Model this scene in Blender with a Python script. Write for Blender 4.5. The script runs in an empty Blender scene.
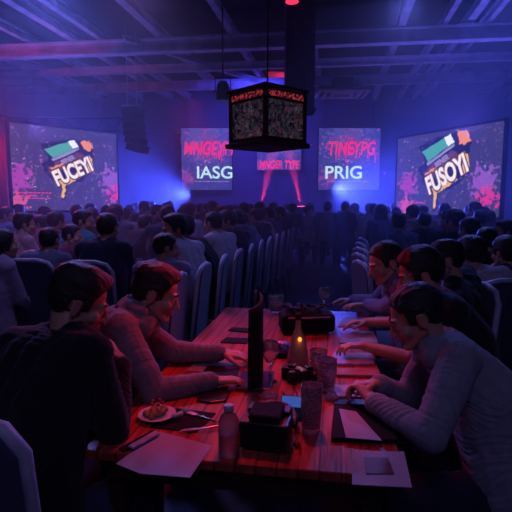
import bpy, math, random
import numpy as np
from mathutils import Vector as V, Matrix, noise, Quaternion
random.seed(7)
PI = math.pi
S = bpy.context.scene
COL = S.collection
# ------------------------------------------------------------------ camera, world, exposure
F, HC, PX0, HOR = 480.0, 1.5, 256.0, 200.0
PIT = math.atan((256 - HOR) / F)
cd = bpy.data.cameras.new('camera'); cam = bpy.data.objects.new('camera', cd); COL.objects.link(cam)
cam.location = (0, 0, HC); cam.rotation_euler = (PI / 2 - PIT, 0, 0)
cd.lens = 36 * F / 512; cd.sensor_width = 36; cd.clip_start = .05; cd.clip_end = 100
S.camera = cam
S.view_settings.view_transform = 'Standard'; S.view_settings.look = 'None'
S.view_settings.gamma = 1; S.view_settings.use_curve_mapping = False
S.view_settings.exposure = 0.15
w = bpy.data.worlds.new('world'); S.world = w; w.use_nodes = True
w.node_tree.nodes['Background'].inputs[0].default_value = (.01, .012, .05, 1)
w.node_tree.nodes['Background'].inputs[1].default_value = .3
S.cycles.volume_bounces = 0; S.cycles.max_bounces = 6; S.cycles.volume_step_rate = 2


def light(name, kind, loc, target, power, col, size=.2, angle=60, blend=.5, sizey=None, vf=1.0):
    l = bpy.data.lights.new(name, kind); l.energy = power; l.color = col
    if kind == 'AREA':
        l.size = size
        if sizey: l.shape = 'RECTANGLE'; l.size_y = sizey
    if kind == 'SPOT': l.spot_size = math.radians(angle); l.spot_blend = blend; l.shadow_soft_size = size
    if kind == 'POINT': l.shadow_soft_size = size
    l.volume_factor = vf if hasattr(l, 'volume_factor') else 1
    o = bpy.data.objects.new(name, l); COL.objects.link(o); o.location = loc
    if target is not None: o.rotation_euler = (V(target) - V(loc)).to_track_quat('-Z', 'Y').to_euler()
    return o


# red wash over the foreground table, added red and violet fills, blue stage washes and beams
light('red_table_spotlight', 'SPOT', (.06, 2.75, 3.6), (-.05, 1.95, .75), 140, (1, .02, .045), .10, 27, .5)
light('red_table_fill', 'SPOT', (.06, 2.85, 1.77), (-.05, 1.95, .7), 12, (1, .03, .07), .05, 120, .6)  # added red fill for table and faces, the lantern holds no lamp
light('red_face_fill', 'SPOT', (1.1, 3.0, 1.50), (-.40, 1.97, 1.07), 46, (1, .04, .08), .05, 13, .7)  # unseen red fill added for the face above the hooded top
light('red_cheek_fill', 'SPOT', (1.1, 2.9, 1.45), (-.57, 1.58, 1.12), 34, (1, .04, .09), .05, 11, .7)  # added to redden the face above the black jacket, no fixture
light('violet_shirt_fill', 'AREA', (.1, -.8, 3.6), (0, 2.0, .9), 11, (.44, .36, 1), 1.6)  # added violet fill from behind the camera for the shirts
light('crowd_fill_light', 'SPOT', (-1.2, 3.2, 4.2), (-2.6, 5.6, .9), 110, (.42, .32, 1), .4, 80, .8)
light('violet_rim_light', 'SPOT', (-1.6, 6.6, 4.5), (-.3, 1.9, .9), 240, (.50, .32, 1), .15, 34, .6)
light('blue_rim_light', 'SPOT', (2.2, 7.4, 4.4), (.6, 2.2, .9), 230, (.18, .22, 1), .2, 40, .6)
light('blue_wash_left', 'SPOT', (-3.0, 7.4, 4.72), (-2.0, 4.6, .8), 420, (.16, .20, 1), .3, 80, .7)
light('blue_wash_right', 'SPOT', (3.6, 7.6, 4.72), (2.2, 5.0, .8), 220, (.10, .16, 1), .3, 75, .7)
light('blue_stage_left', 'SPOT', (-2.2, 15.9, 1.7), (-4.4, 11, 1.5), 5500, (.05, .08, 1), .15, 64, .9)
light('blue_stage_right', 'SPOT', (2.6, 15.9, 1.9), (4.4, 11, 1.1), 6000, (.05, .08, 1), .15, 70, .9)
light('blue_back_wash', 'SPOT', (0, 11.8, 3.9), (0, 16.4, 1.6), 1700, (.06, .055, 1), .3, 130, .9)
light('violet_uplight_left', 'SPOT', (-4.2, 9.4, 2.6), (-3.4, 9.4, 5), 170, (.22, .17, 1), .2, 140, .8)
light('violet_uplight_right', 'SPOT', (3.9, 9.0, 2.6), (3.4, 9.3, 5), 190, (.16, .12, 1), .2, 140, .8)
light('red_uplight_left', 'SPOT', (-5.6, 7.6, 3.3), (-4.6, 9.9, 4.5), 150, (1, .02, .06), .1, 50, .7)
light('pink_crowd_light', 'SPOT', (-4.9, 8.4, 3.4), (-3.0, 5.0, 1.0), 210, (1, .06, .22), .2, 64, .8)
light('pink_row_light', 'SPOT', (-1.2, 9.6, 3.4), (-1.0, 6.0, 1.0), 60, (1, .05, .3), .2, 50, .8)


def pxdir(px, py):
    u = (px - PX0) / F; v = (256 - py) / F
    c, s = math.cos(PIT), math.sin(PIT)
    return V((u, c + v * s, -s + v * c))


def at(px, py, y=None, z=None):
    d = pxdir(px, py)
    k = y / d.y if y is not None else (z - HC) / d.z
    return V((0, 0, HC)) + d * k


# ------------------------------------------------------------------ materials
def nodes_of(m): return m.node_tree.nodes, m.node_tree.links


def mat(name, col, rough=.6, metal=0, var=.25, scale=20, bump=0.0, bscale=60, spec=.5, sub=0, trans=0, alpha=1, emit=None, es=0, stretch=None, sheen=0):
    m = bpy.data.materials.new(name); m.use_nodes = True
    N, L = nodes_of(m); b = N['Principled BSDF']
    b.inputs['Roughness'].default_value = rough; b.inputs['Metallic'].default_value = metal
    b.inputs['Specular IOR Level'].default_value = spec
    b.inputs['Transmission Weight'].default_value = trans
    b.inputs['Sheen Weight'].default_value = sheen
    if sub: b.inputs['Subsurface Weight'].default_value = sub; b.inputs['Subsurface Radius'].default_value = (.02, .008, .004); b.inputs['Subsurface Scale'].default_value = .5
    tc = N.new('ShaderNodeTexCoord'); mp = N.new('ShaderNodeMapping'); L.new(tc.outputs['Object'], mp.inputs[0])
    if stretch: mp.inputs['Scale'].default_value = stretch
    n = N.new('ShaderNodeTexNoise'); n.inputs['Scale'].default_value = scale; n.inputs['Detail'].default_value = 4
    L.new(mp.outputs[0], n.inputs['Vector'])
    r = N.new('ShaderNodeValToRGB'); L.new(n.outputs[0], r.inputs[0])
    r.color_ramp.elements[0].position = .3; r.color_ramp.elements[1].position = .7
    r.color_ramp.elements[0].color = (*[c * (1 - var) for c in col], 1); r.color_ramp.elements[1].color = (*[min(1, c * (1 + var)) for c in col], 1)
    L.new(r.outputs[0], b.inputs['Base Color'])
    if bump:
        n2 = N.new('ShaderNodeTexNoise'); n2.inputs['Scale'].default_value = bscale; n2.inputs['Detail'].default_value = 3
        L.new(mp.outputs[0], n2.inputs['Vector'])
        bp = N.new('ShaderNodeBump'); bp.inputs['Strength'].default_value = bump; bp.inputs['Distance'].default_value = .01
        L.new(n2.outputs[0], bp.inputs['Height']); L.new(bp.outputs[0], b.inputs['Normal'])
    if emit: b.inputs['Emission Color'].default_value = (*emit, 1); b.inputs['Emission Strength'].default_value = es
    return m


def emis(name, col, s):
    m = bpy.data.materials.new(name); m.use_nodes = True
    N, L = nodes_of(m); N.remove(N['Principled BSDF'])
    e = N.new('ShaderNodeEmission'); e.inputs[0].default_value = (*col, 1); e.inputs[1].default_value = s
    n = N.new('ShaderNodeTexNoise'); n.inputs['Scale'].default_value = 30
    r = N.new('ShaderNodeMapRange'); r.inputs['To Min'].default_value = s * .6; r.inputs['To Max'].default_value = s * 1.4
    L.new(n.outputs[0], r.inputs[0]); L.new(r.outputs[0], e.inputs[1])
    L.new(e.outputs[0], N['Material Output'].inputs[0]); return m


SKIN = mat('skin', (.50, .27, .19), .5, sub=.15, var=.08, bump=.12, bscale=140, spec=.4)
SKIN2 = mat('skin_tan', (.38, .19, .12), .55, sub=.1, var=.1, bump=.1, bscale=140, spec=.35)
LIPS = mat('lips', (.42, .14, .12), .45, var=.05)
EYEW = mat('eye_white', (.6, .57, .55), .2, var=.03)
HAIRD = mat('hair_dark', (.009, .007, .007), .5, var=.5, scale=120, bump=.5, bscale=220, stretch=(1, .25, 1), spec=.5)
HAIRB = mat('hair_brown', (.022, .013, .010), .5, var=.5, scale=120, bump=.5, bscale=220, stretch=(1, .25, 1), spec=.5)
def cloth(name, col, **k): return mat(name, col, .85, var=.12, scale=35, bump=.25, bscale=260, spec=.15, sheen=.15, **k)
C_HOOD = cloth('grey_marl_cotton', (.20, .165, .19))
C_GREY = cloth('light_grey_cotton', (.25, .26, .31))
C_BLACK = cloth('black_fabric', (.014, .013, .018))
C_NAVY = cloth('navy_fabric', (.02, .022, .05))
C_JEAN = cloth('denim', (.035, .05, .10))
C_LILAC = cloth('lilac_fabric', (.36, .32, .46))
C_TEAL = cloth('teal_patterned_fabric', (.05, .28, .38))
C_WHITE = cloth('white_fabric', (.50, .48, .52))
C_SLATE = cloth('slate_fabric', (.10, .12, .19))
C_MAROON = cloth('plum_fabric', (.16, .05, .10))
C_PINK = cloth('pale_pink_fabric', (.50, .30, .36))
C_BLUE = cloth('dusty_blue_fabric', (.16, .20, .36))
SHOE = mat('black_leather', (.012, .012, .014), .4)


def m_wood():
    m = mat('varnished_red_wood', (.36, .055, .04), .40, var=.5, scale=5, stretch=(9, .8, 4), bump=.12, bscale=14, spec=.22)
    N, L = nodes_of(m); b = N['Principled BSDF']
    w_ = N.new('ShaderNodeTexWave'); w_.inputs['Scale'].default_value = 5.2; w_.inputs['Distortion'].default_value = .0
    w_.bands_direction = 'X'
    tc = N.new('ShaderNodeTexCoord'); L.new(tc.outputs['Object'], w_.inputs[0])
    r = N.new('ShaderNodeValToRGB'); r.color_ramp.elements[0].position = 0; r.color_ramp.elements[0].color = (.12, .12, .12, 1)
    r.color_ramp.elements[1].position = .06; r.color_ramp.elements[1].color = (1, 1, 1, 1); L.new(w_.outputs[1], r.inputs[0])
    mx = N.new('ShaderNodeMix'); mx.data_type = 'RGBA'; mx.blend_type = 'MULTIPLY'; mx.inputs[0].default_value = .8
    src = b.inputs['Base Color'].links[0].from_socket
    L.new(src, mx.inputs[6]); L.new(r.outputs[0], mx.inputs[7]); L.new(mx.outputs[2], b.inputs['Base Color'])
    return m


WOOD = m_wood()
DWOOD = mat('dark_lantern_wood', (.05, .018, .016), .45, var=.4, scale=12, stretch=(1, 1, 6))
BLK = mat('black_plastic', (.012, .012, .015), .28, var=.2, spec=.5)
ICE = mat('ice', (.8, .75, .8), .12, trans=.45, var=.1, bump=.3, spec=.8)
BLKM = mat('matte_black', (.010, .010, .012), .8, var=.3, bump=.2, spec=.15)
LEATH = mat('padded_black_leather', (.010, .010, .013), .45, var=.3, bump=.35, bscale=120)
STEEL = mat('brushed_steel', (.55, .55, .58), .28, 1, var=.1)
CHROME = mat('silver_cutlery', (.7, .7, .72), .2, 1, var=.05)
BEAM = mat('painted_steel_beam', (.34, .33, .40), .5, var=.35, scale=3)
CEIL = mat('black_ceiling', (.008, .008, .010), .9, var=.4, scale=2)
WALL = mat('dark_blue_wall', (.07, .075, .11), .85, var=.3, scale=2, bump=.1)
FLOOR = mat('dark_carpet_floor', (.06, .06, .085), .75, var=.35, scale=60, bump=.2)
PAPER = mat('white_paper', (.36, .33, .42), .7, var=.05)
PAPER2 = mat('glossy_brochure', (.36, .36, .46), .3, var=.3, scale=25)
NAPK = mat('pale_napkin', (.28, .24, .27), .8, var=.1, bump=.3)
CERAM = mat('white_ceramic', (.62, .60, .60), .18, var=.03)
CAKE = mat('crumbly_pastry', (.52, .25, .12), .8, var=.6, scale=70, bump=.6, bscale=120)
BERRY = mat('red_berry', (.35, .02, .03), .3, var=.4)
TABLEC = mat('dark_tablecloth', (.035, .035, .06), .9, var=.2)
CHAIRF = mat('navy_chair_upholstery', (.035, .045, .10), .8, var=.25, scale=50, bump=.2, sheen=.2)
PIPE = mat('pale_chair_piping', (.42, .44, .55), .5, var=.15)
CLEAR = mat('clear_glass', (.95, .95, .97), .06, trans=.9, var=.02, spec=.6, bump=.25, bscale=70)
PET = mat('clear_plastic', (.93, .90, .93), .12, trans=.94, var=.02, bump=1.0, bscale=150)
BOTG = mat('milky_bottle_glass', (.30, .20, .20), .15, trans=.35, var=.12)
AMBER = emis('amber_label_glow', (1, .33, .04), 1.6)  # amber glow put into the bottle label, no candle
BLUESC = emis('lit_phone_screen', (.10, .22, .9), .35)
REDF = mat('red_light_fabric', (.5, .03, .06), .5)  # red colour stands for the red light at the screen edge
SPKR = mat('speaker_cloth', (.03, .03, .045), .8, bump=.3)
PLUMW = mat('purple_lit_duct', (.09, .03, .12), .6)  # purple light put into the duct's colour


def m_screen(name, base, spots, s=1.0):
    """projected picture: dark violet ground with scattered light specks and coloured patches"""
    m = bpy.data.materials.new(name); m.use_nodes = True
    N, L = nodes_of(m); N.remove(N['Principled BSDF'])
    tc = N.new('ShaderNodeTexCoord'); cur = N.new('ShaderNodeRGB'); cur.outputs[0].default_value = (*base, 1); sock = cur.outputs[0]
    nz = N.new('ShaderNodeTexNoise'); nz.inputs['Scale'].default_value = 9; nz.inputs['Detail'].default_value = 6; L.new(tc.outputs['Object'], nz.inputs[0])
    for (x, z, r, col, th) in spots:
        vd = N.new('ShaderNodeVectorMath'); vd.operation = 'DISTANCE'; L.new(tc.outputs['Object'], vd.inputs[0]); vd.inputs[1].default_value = (x, 0, z)
        mr = N.new('ShaderNodeMapRange'); L.new(vd.outputs['Value'], mr.inputs[0]); mr.inputs[1].default_value = r; mr.inputs[2].default_value = 0; mr.inputs[3].default_value = 0; mr.inputs[4].default_value = .38
        ad = N.new('ShaderNodeMath'); ad.operation = 'ADD'; L.new(mr.outputs[0], ad.inputs[0]); L.new(nz.outputs[0], ad.inputs[1])
        st = N.new('ShaderNodeMapRange'); L.new(ad.outputs[0], st.inputs[0]); st.inputs[1].default_value = th; st.inputs[2].default_value = th + .06
        mx = N.new('ShaderNodeMix'); mx.data_type = 'RGBA'; L.new(st.outputs[0], mx.inputs[0]); L.new(sock, mx.inputs[6]); mx.inputs[7].default_value = (*col, 1); sock = mx.outputs[2]
    for sc_, th, col in ((5, .07, (.9, .75, 1)), (9, .11, (.75, .6, .9)), (17, .16, (.45, .35, .7))):
        vo = N.new('ShaderNodeTexVoronoi'); vo.inputs['Scale'].default_value = sc_; L.new(tc.outputs['Object'], vo.inputs[0])
        n3 = N.new('ShaderNodeTexNoise'); n3.inputs['Scale'].default_value = 3.1; L.new(tc.outputs['Object'], n3.inputs[0])
        lt = N.new('ShaderNodeMath'); lt.operation = 'LESS_THAN'; L.new(vo.outputs['Distance'], lt.inputs[0]); lt.inputs[1].default_value = th
        gt = N.new('ShaderNodeMath'); gt.operation = 'GREATER_THAN'; L.new(n3.outputs[0], gt.inputs[0]); gt.inputs[1].default_value = .5
        mu = N.new('ShaderNodeMath'); mu.operation = 'MULTIPLY'; L.new(lt.outputs[0], mu.inputs[0]); L.new(gt.outputs[0], mu.inputs[1])
        mx = N.new('ShaderNodeMix'); mx.data_type = 'RGBA'; L.new(mu.outputs[0], mx.inputs[0]); L.new(sock, mx.inputs[6]); mx.inputs[7].default_value = (*col, 1); sock = mx.outputs[2]
    e = N.new('ShaderNodeEmission'); e.inputs[1].default_value = s
    L.new(sock, e.inputs[0]); L.new(e.outputs[0], N['Material Output'].inputs[0]); return m


def m_stained():
    m = bpy.data.materials.new('stained_lantern_glass'); m.use_nodes = True
    N, L = nodes_of(m); b = N['Principled BSDF']
    tc = N.new('ShaderNodeTexCoord'); n = N.new('ShaderNodeTexNoise'); n.inputs['Scale'].default_value = 14; n.inputs['Distortion'].default_value = 1.5
    L.new(tc.outputs['Object'], n.inputs[0])
    vo = N.new('ShaderNodeTexVoronoi'); vo.feature = 'DISTANCE_TO_EDGE'; vo.inputs['Scale'].default_value = 22
    mxv = N.new('ShaderNodeMix'); mxv.data_type = 'RGBA'; mxv.inputs[0].default_value = .12; L.new(tc.outputs['Object'], mxv.inputs[6]); L.new(n.outputs[1], mxv.inputs[7]); L.new(mxv.outputs[2], vo.inputs[0])
    r = N.new('ShaderNodeValToRGB'); L.new(n.outputs[0], r.inputs[0])
    cr = r.color_ramp; cr.elements[0].position = .35; cr.elements[0].color = (.03, .012, .03, 1); cr.elements[1].position = .68; cr.elements[1].color = (.10, .15, .20, 1)
    e_ = cr.elements.new(.5); e_.color = (.05, .06, .09, 1); e2 = cr.elements.new(.6); e2.color = (.16, .04, .06, 1)
    ed = N.new('ShaderNodeValToRGB'); L.new(vo.outputs[0], ed.inputs[0]); ed.color_ramp.elements[0].position = .03; ed.color_ramp.elements[0].color = (.03, .03, .03, 1); ed.color_ramp.elements[1].position = .09; ed.color_ramp.elements[1].color = (1, 1, 1, 1)
    mx = N.new('ShaderNodeMix'); mx.data_type = 'RGBA'; mx.blend_type = 'MULTIPLY'; mx.inputs[0].default_value = 1; L.new(r.outputs[0], mx.inputs[6]); L.new(ed.outputs[0], mx.inputs[7])
    L.new(mx.outputs[2], b.inputs['Base Color']); b.inputs['Roughness'].default_value = .35
    L.new(mx.outputs[2], b.inputs['Emission Color']); b.inputs['Emission Strength'].default_value = .3
    return m


STAIN = m_stained()


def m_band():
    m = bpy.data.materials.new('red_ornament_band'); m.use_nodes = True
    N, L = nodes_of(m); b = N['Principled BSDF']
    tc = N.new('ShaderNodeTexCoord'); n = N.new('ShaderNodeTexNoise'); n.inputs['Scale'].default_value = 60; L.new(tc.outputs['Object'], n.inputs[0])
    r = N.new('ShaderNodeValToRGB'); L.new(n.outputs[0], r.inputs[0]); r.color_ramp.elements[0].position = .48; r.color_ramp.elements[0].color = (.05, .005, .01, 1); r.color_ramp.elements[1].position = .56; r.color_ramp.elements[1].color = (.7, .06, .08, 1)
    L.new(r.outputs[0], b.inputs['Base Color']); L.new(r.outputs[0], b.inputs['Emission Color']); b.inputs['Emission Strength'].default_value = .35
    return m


BAND = m_band()


# ------------------------------------------------------------------ mesh helpers
class MB:
    def __init__(s): s.v = []; s.f = []
    def add(s, vs, fs):
        o = len(s.v); s.v += [tuple(x) for x in vs]; s.f += [tuple(i + o for i in f) for f in fs]
    def box(s, c, d, rot=None):
        x, y, z = [k / 2 for k in d]
        vs = [V((i * x, j * y, k * z)) for k in (-1, 1) for j in (-1, 1) for i in (-1, 1)]
        if rot is not None: vs = [rot @ q for q in vs]
        s.add([q + V(c) for q in vs], [(0, 2, 3, 1), (4, 5, 7, 6), (0, 1, 5, 4), (2, 6, 7, 3), (0, 4, 6, 2), (1, 3, 7, 5)]); return s
    def cap(s, a, b, ra, rb=None, n=14, h=4):
        if rb is None: rb = ra
        a = V(a); b = V(b); d = b - a; L_ = d.length
        q = d.to_track_quat('Z', 'Y') if L_ > 1e-6 else Quaternion()
        rings = [(-ra * math.cos(PI / 2 * i / h), ra * math.sin(PI / 2 * i / h)) for i in range(1, h + 1)]
        rings += [(L_ + rb * math.sin(PI / 2 * i / h), rb * math.cos(PI / 2 * i / h)) for i in range(0, h)]
        vs = [V((0, 0, -ra))]
        for z, r in rings: vs += [V((r * math.cos(2 * PI * k / n), r * math.sin(2 * PI * k / n), z)) for k in range(n)]
        vs.append(V((0, 0, L_ + rb))); fs = []
        for k in range(n): fs.append((0, 1 + (k + 1) % n, 1 + k))
        for i in range(len(rings) - 1):
            for k in range(n):
                p = 1 + i * n; fs.append((p + k, p + (k + 1) % n, p + n + (k + 1) % n, p + n + k))
        p = 1 + (len(rings) - 1) * n; e = len(vs) - 1
        for k in range(n): fs.append((p + k, p + (k + 1) % n, e))
        s.add([a + q @ x for x in vs], fs); return s
    def ell(s, c, r, rot=None, n=18, m=12):
        vs = [V((0, 0, -r[2]))]
        for i in range(1, m):
            t = -PI / 2 + PI * i / m
            vs += [V((r[0] * math.cos(t) * math.cos(2 * PI * k / n), r[1] * math.cos(t) * math.sin(2 * PI * k / n), r[2] * math.sin(t))) for k in range(n)]
        vs.append(V((0, 0, r[2]))); fs = [(0, 1 + (k + 1) % n, 1 + k) for k in range(n)]
        for i in range(m - 2):
            for k in range(n): p = 1 + i * n; fs.append((p + k, p + (k + 1) % n, p + n + (k + 1) % n, p + n + k))
        p = 1 + (m - 2) * n
        fs += [(p + k, p + (k + 1) % n, len(vs) - 1) for k in range(n)]
        if rot is not None: vs = [rot @ x for x in vs]
        s.add([V(c) + x for x in vs], fs); return s
    def lathe(s, prof, c=(0, 0, 0), n=28, sx=1, sy=1):
        vs = []; fs = []
        for r, z in prof: vs += [V(c) + V((max(r, 1e-4) * math.cos(2 * PI * k / n) * sx, max(r, 1e-4) * math.sin(2 * PI * k / n) * sy, z)) for k in range(n)]
        for i in range(len(prof) - 1):
            for k in range(n): p = i * n; fs.append((p + k, p + (k + 1) % n, p + n + (k + 1) % n, p + n + k))
        fs.append(tuple(range(n))[::-1]); fs.append(tuple((len(prof) - 1) * n + k for k in range(n)))
        s.add(vs, fs); return s
    def tube(s, pts, r, n=8):
        pts = [V(p) for p in pts]; vs = []; fs = []
        for i, p in enumerate(pts):
            t = (pts[min(i + 1, len(pts) - 1)] - pts[max(i - 1, 0)]).normalized()
            q = t.to_track_quat('Z', 'Y')
            rr = r[i] if isinstance(r, (list, tuple)) else r
            vs += [p + q @ V((rr * math.cos(2 * PI * k / n), rr * math.sin(2 * PI * k / n), 0)) for k in range(n)]
        for i in range(len(pts) - 1):
            for k in range(n): o = i * n; fs.append((o + k, o + (k + 1) % n, o + n + (k + 1) % n, o + n + k))
        fs.append(tuple(range(n))[::-1]); fs.append(tuple((len(pts) - 1) * n + k for k in range(n)))
        s.add(vs, fs); return s
    def prism(s, poly, t, axis='z', base=0.0):
        """polygon in a plane, thickness t along axis"""
        n = len(poly); vs = []
        for h in (base, base + t):
            for a, b in poly: vs.append({'z': (a, b, h), 'y': (a, h, b), 'x': (h, a, b)}[axis])
        fs = [tuple(range(n))[::-1], tuple(range(n, 2 * n))] + [(i, (i + 1) % n, n + (i + 1) % n, n + i) for i in range(n)]
        s.add(vs, fs); return s
    def build(s, name, m, parent=None, smooth=False, bevel=0, seg=2, loc=None, rotz=None, fix=True):
        me = bpy.data.meshes.new(name); me.from_pydata([tuple(x) for x in s.v], [], s.f); me.update()
        if fix:
            import bmesh
            bm = bmesh.new(); bm.from_mesh(me); bmesh.ops.recalc_face_normals(bm, faces=bm.faces); bm.to_mesh(me); bm.free()
        if smooth: me.polygons.foreach_set('use_smooth', [True] * len(me.polygons))
        o = bpy.data.objects.new(name, me); COL.objects.link(o)
        for mm in (m if isinstance(m, (list, tuple)) else [m]): me.materials.append(mm)
        if parent is not None: o.parent = parent
        if loc is not None: o.location = loc
        if rotz is not None: o.rotation_euler[2] = rotz
        if bevel: b = o.modifiers.new('bevel', 'BEVEL'); b.width = bevel; b.segments = seg; b.limit_method = 'ANGLE'
        return o


def tag(o, label=None, cat=None, group=None, kind=None):
    if label: o['label'] = label
    if cat: o['category'] = cat
    if group: o['group'] = group
    if kind: o['kind'] = kind
    return o


def thing(name, label, cat, loc=(0, 0, 0), rotz=0, group=None, sc=1):
    o = bpy.data.objects.new(name, None); COL.objects.link(o); o.location = loc; o.rotation_euler = (0, 0, rotz); o.scale = (sc,) * 3
    o.empty_display_size = .1
    return tag(o, label, cat, group)


def dup(root, loc, rotz=0, label=None, group=None, sc=1, mats=None, cat=None):
    r = root.copy(); COL.objects.link(r); r.location = loc; r.rotation_euler = (0, 0, rotz); r.scale = (sc,) * 3
    if label: r['label'] = label
    if group: r['group'] = group
    def rec(src, par):
        for ch in list(src.children):
            if ch.get('copyskip'): continue
            c = ch.copy(); COL.objects.link(c); c.parent = par
            if mats:
                for k, mm in mats.items():
                    if ch.name.split('.')[0] == k: c.material_slots[0].link = 'OBJECT'; c.material_slots[0].material = mm
            rec(ch, c)
    rec(root, r); return r


def remesh(mb, vox, smooth=2, name='m'):
    me = bpy.data.meshes.new('t'); me.from_pydata(mb.v, [], mb.f); me.update()
    o = bpy.data.objects.new('t', me); COL.objects.link(o)
    r = o.modifiers.new('r', 'REMESH'); r.mode = 'VOXEL'; r.voxel_size = vox; r.use_smooth_shade = True
    if smooth: s_ = o.modifiers.new('s', 'SMOOTH'); s_.iterations = smooth; s_.factor = .5
    dg = bpy.context.evaluated_depsgraph_get(); dg.update()
    out = bpy.data.meshes.new_from_object(o.evaluated_get(dg)); out.name = name
    bpy.data.objects.remove(o); bpy.data.meshes.remove(me)
    return out


def put(name, me, m, parent):
    me.materials.clear()
    for mm in (m if isinstance(m, (list, tuple)) else [m]): me.materials.append(mm)
    me.polygons.foreach_set('use_smooth', [True] * len(me.polygons))
    o = bpy.data.objects.new(name, me); COL.objects.link(o); o.parent = parent; return o


# ------------------------------------------------------------------ people
def hand(mb, w_, f, n, side, curl=(.3, .4, .3), k=1.0, splay=.09):
    f = f.normalized(); n = (n - f * n.dot(f)).normalized(); t = f.cross(n) * (1 if side > 0 else -1)
    offs = (.031, .0105, -.0105, -.030); lens = (.072, .080, .074, .058); base = (.088, .092, .088, .080)
    for i in range(4):
        b = w_ + (f * base[i] + t * offs[i]) * k
        mb.cap(w_ + (f * .008 + t * offs[i] * .55) * k, b, .0145 * k, .0115 * k, 8, 3)
        d = (f + t * (offs[i] / .03) * splay).normalized(); p = b
        for j, fr in enumerate((.45, .30, .25)):
            a = curl[j] * (1 + .13 * i)
            d = (Matrix.Rotation(a, 3, f.cross(n)) @ d).normalized()
            q = p + d * lens[i] * fr * k
            mb.cap(p, q, (.0092 - .0007 * j) * k, (.0087 - .0009 * j) * k, 8, 3); p = q
    mb.cap(w_ + (f * .02 + t * .012) * k, w_ + (f * .055 + t * .02) * k, .017 * k, .014 * k, 8, 3)
    mb.cap(w_ + f * .03 * k, w_ + (f * .075 - n * .004) * k, .016 * k, .013 * k, 8, 3)
    p = w_ + (f * .022 + t * .022) * k; d = (f * .72 + t * .75 + n * .25).normalized()
    for j, ln in enumerate((.042, .034, .027)):
        q = p + d * ln * k; mb.cap(p, q, (.0145, .0112, .0100)[j] * k, (.0115, .0102, .0082)[j] * k, 8, 3); p = q
        d = (d * .82 + f * .45 + n * .12).normalized()


def ik(s_, w_, pole, l1=.29, l2=.255):
    d = w_ - s_; D = d.length
    if D > (l1 + l2) * .985: w_ = s_ + d * ((l1 + l2) * .985 / D); d = w_ - s_; D = d.length
    a = (l1 * l1 - l2 * l2 + D * D) / (2 * D); h = math.sqrt(max(l1 * l1 - a * a, 0)); u = d / D
    pl = pole - u * pole.dot(u); pl.normalize()
    return s_ + u * a + pl * h, w_


def head_parts(mb, M):
    T = lambda p: M @ V(p); R = M.to_3x3()
    mb.ell(T((0, -.012, .043)), (.076, .099, .082), R, 24, 16)
    mb.ell(T((0, .028, -.015)), (.062, .066, .085), R, 20, 14)
    mb.ell(T((0, .050, -.082)), (.036, .036, .026), R)
    for s in (-1, 1):
        mb.cap(T((s * .055, -.002, -.042)), T((s * .024, .068, -.090)), .018, .015)
        mb.cap(T((s * .036, .080, .024)), T((s * .006, .088, .020)), .011, .012)
        mb.ell(T((s * .044, .058, -.022)), (.024, .026, .026), R)
        mb.ell(T((s * .032, .076, .002)), (.0135, .0125, .011), R)
        mb.cap(T((s * .020, .089, .009)), T((s * .043, .081, .008)), .0038, .0036)
        Re = R @ Matrix.Rotation(s * .35, 3, 'Z') @ Matrix.Rotation(-.2, 3, 'X')
        mb.ell(T((s * .079, -.008, -.002)), (.006, .017, .030), Re)
        ring = [T((s * (.083 + .005 * math.cos(a)), -.008 - .017 * math.cos(a), -.002 + .030 * math.sin(a))) for a in [i * PI / 7 - 1.2 for i in range(9)]]
        for i in range(8): mb.cap(ring[i], ring[i + 1], .0042, .0042, 6, 2)
        mb.ell(T((s * .0125, .099, -.033)), (.008, .010, .008), R)
    mb.cap(T((0, .090, .014)), T((0, .113, -.028)), .0075, .0115)
    mb.cap(T((-.018, .086, -.056)), T((.018, .086, -.056)), .0066, .0066); mb.ell(T((0, .093, -.055)), (.015, .008, .0065), R)
    mb.cap(T((-.014, .086, -.068)), T((.014, .086, -.068)), .0068, .0068); mb.ell(T((0, .0905, -.067)), (.013, .008, .0065), R)
    mb.ell(T((0, .076, -.094)), (.020, .017, .015), R)


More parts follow.
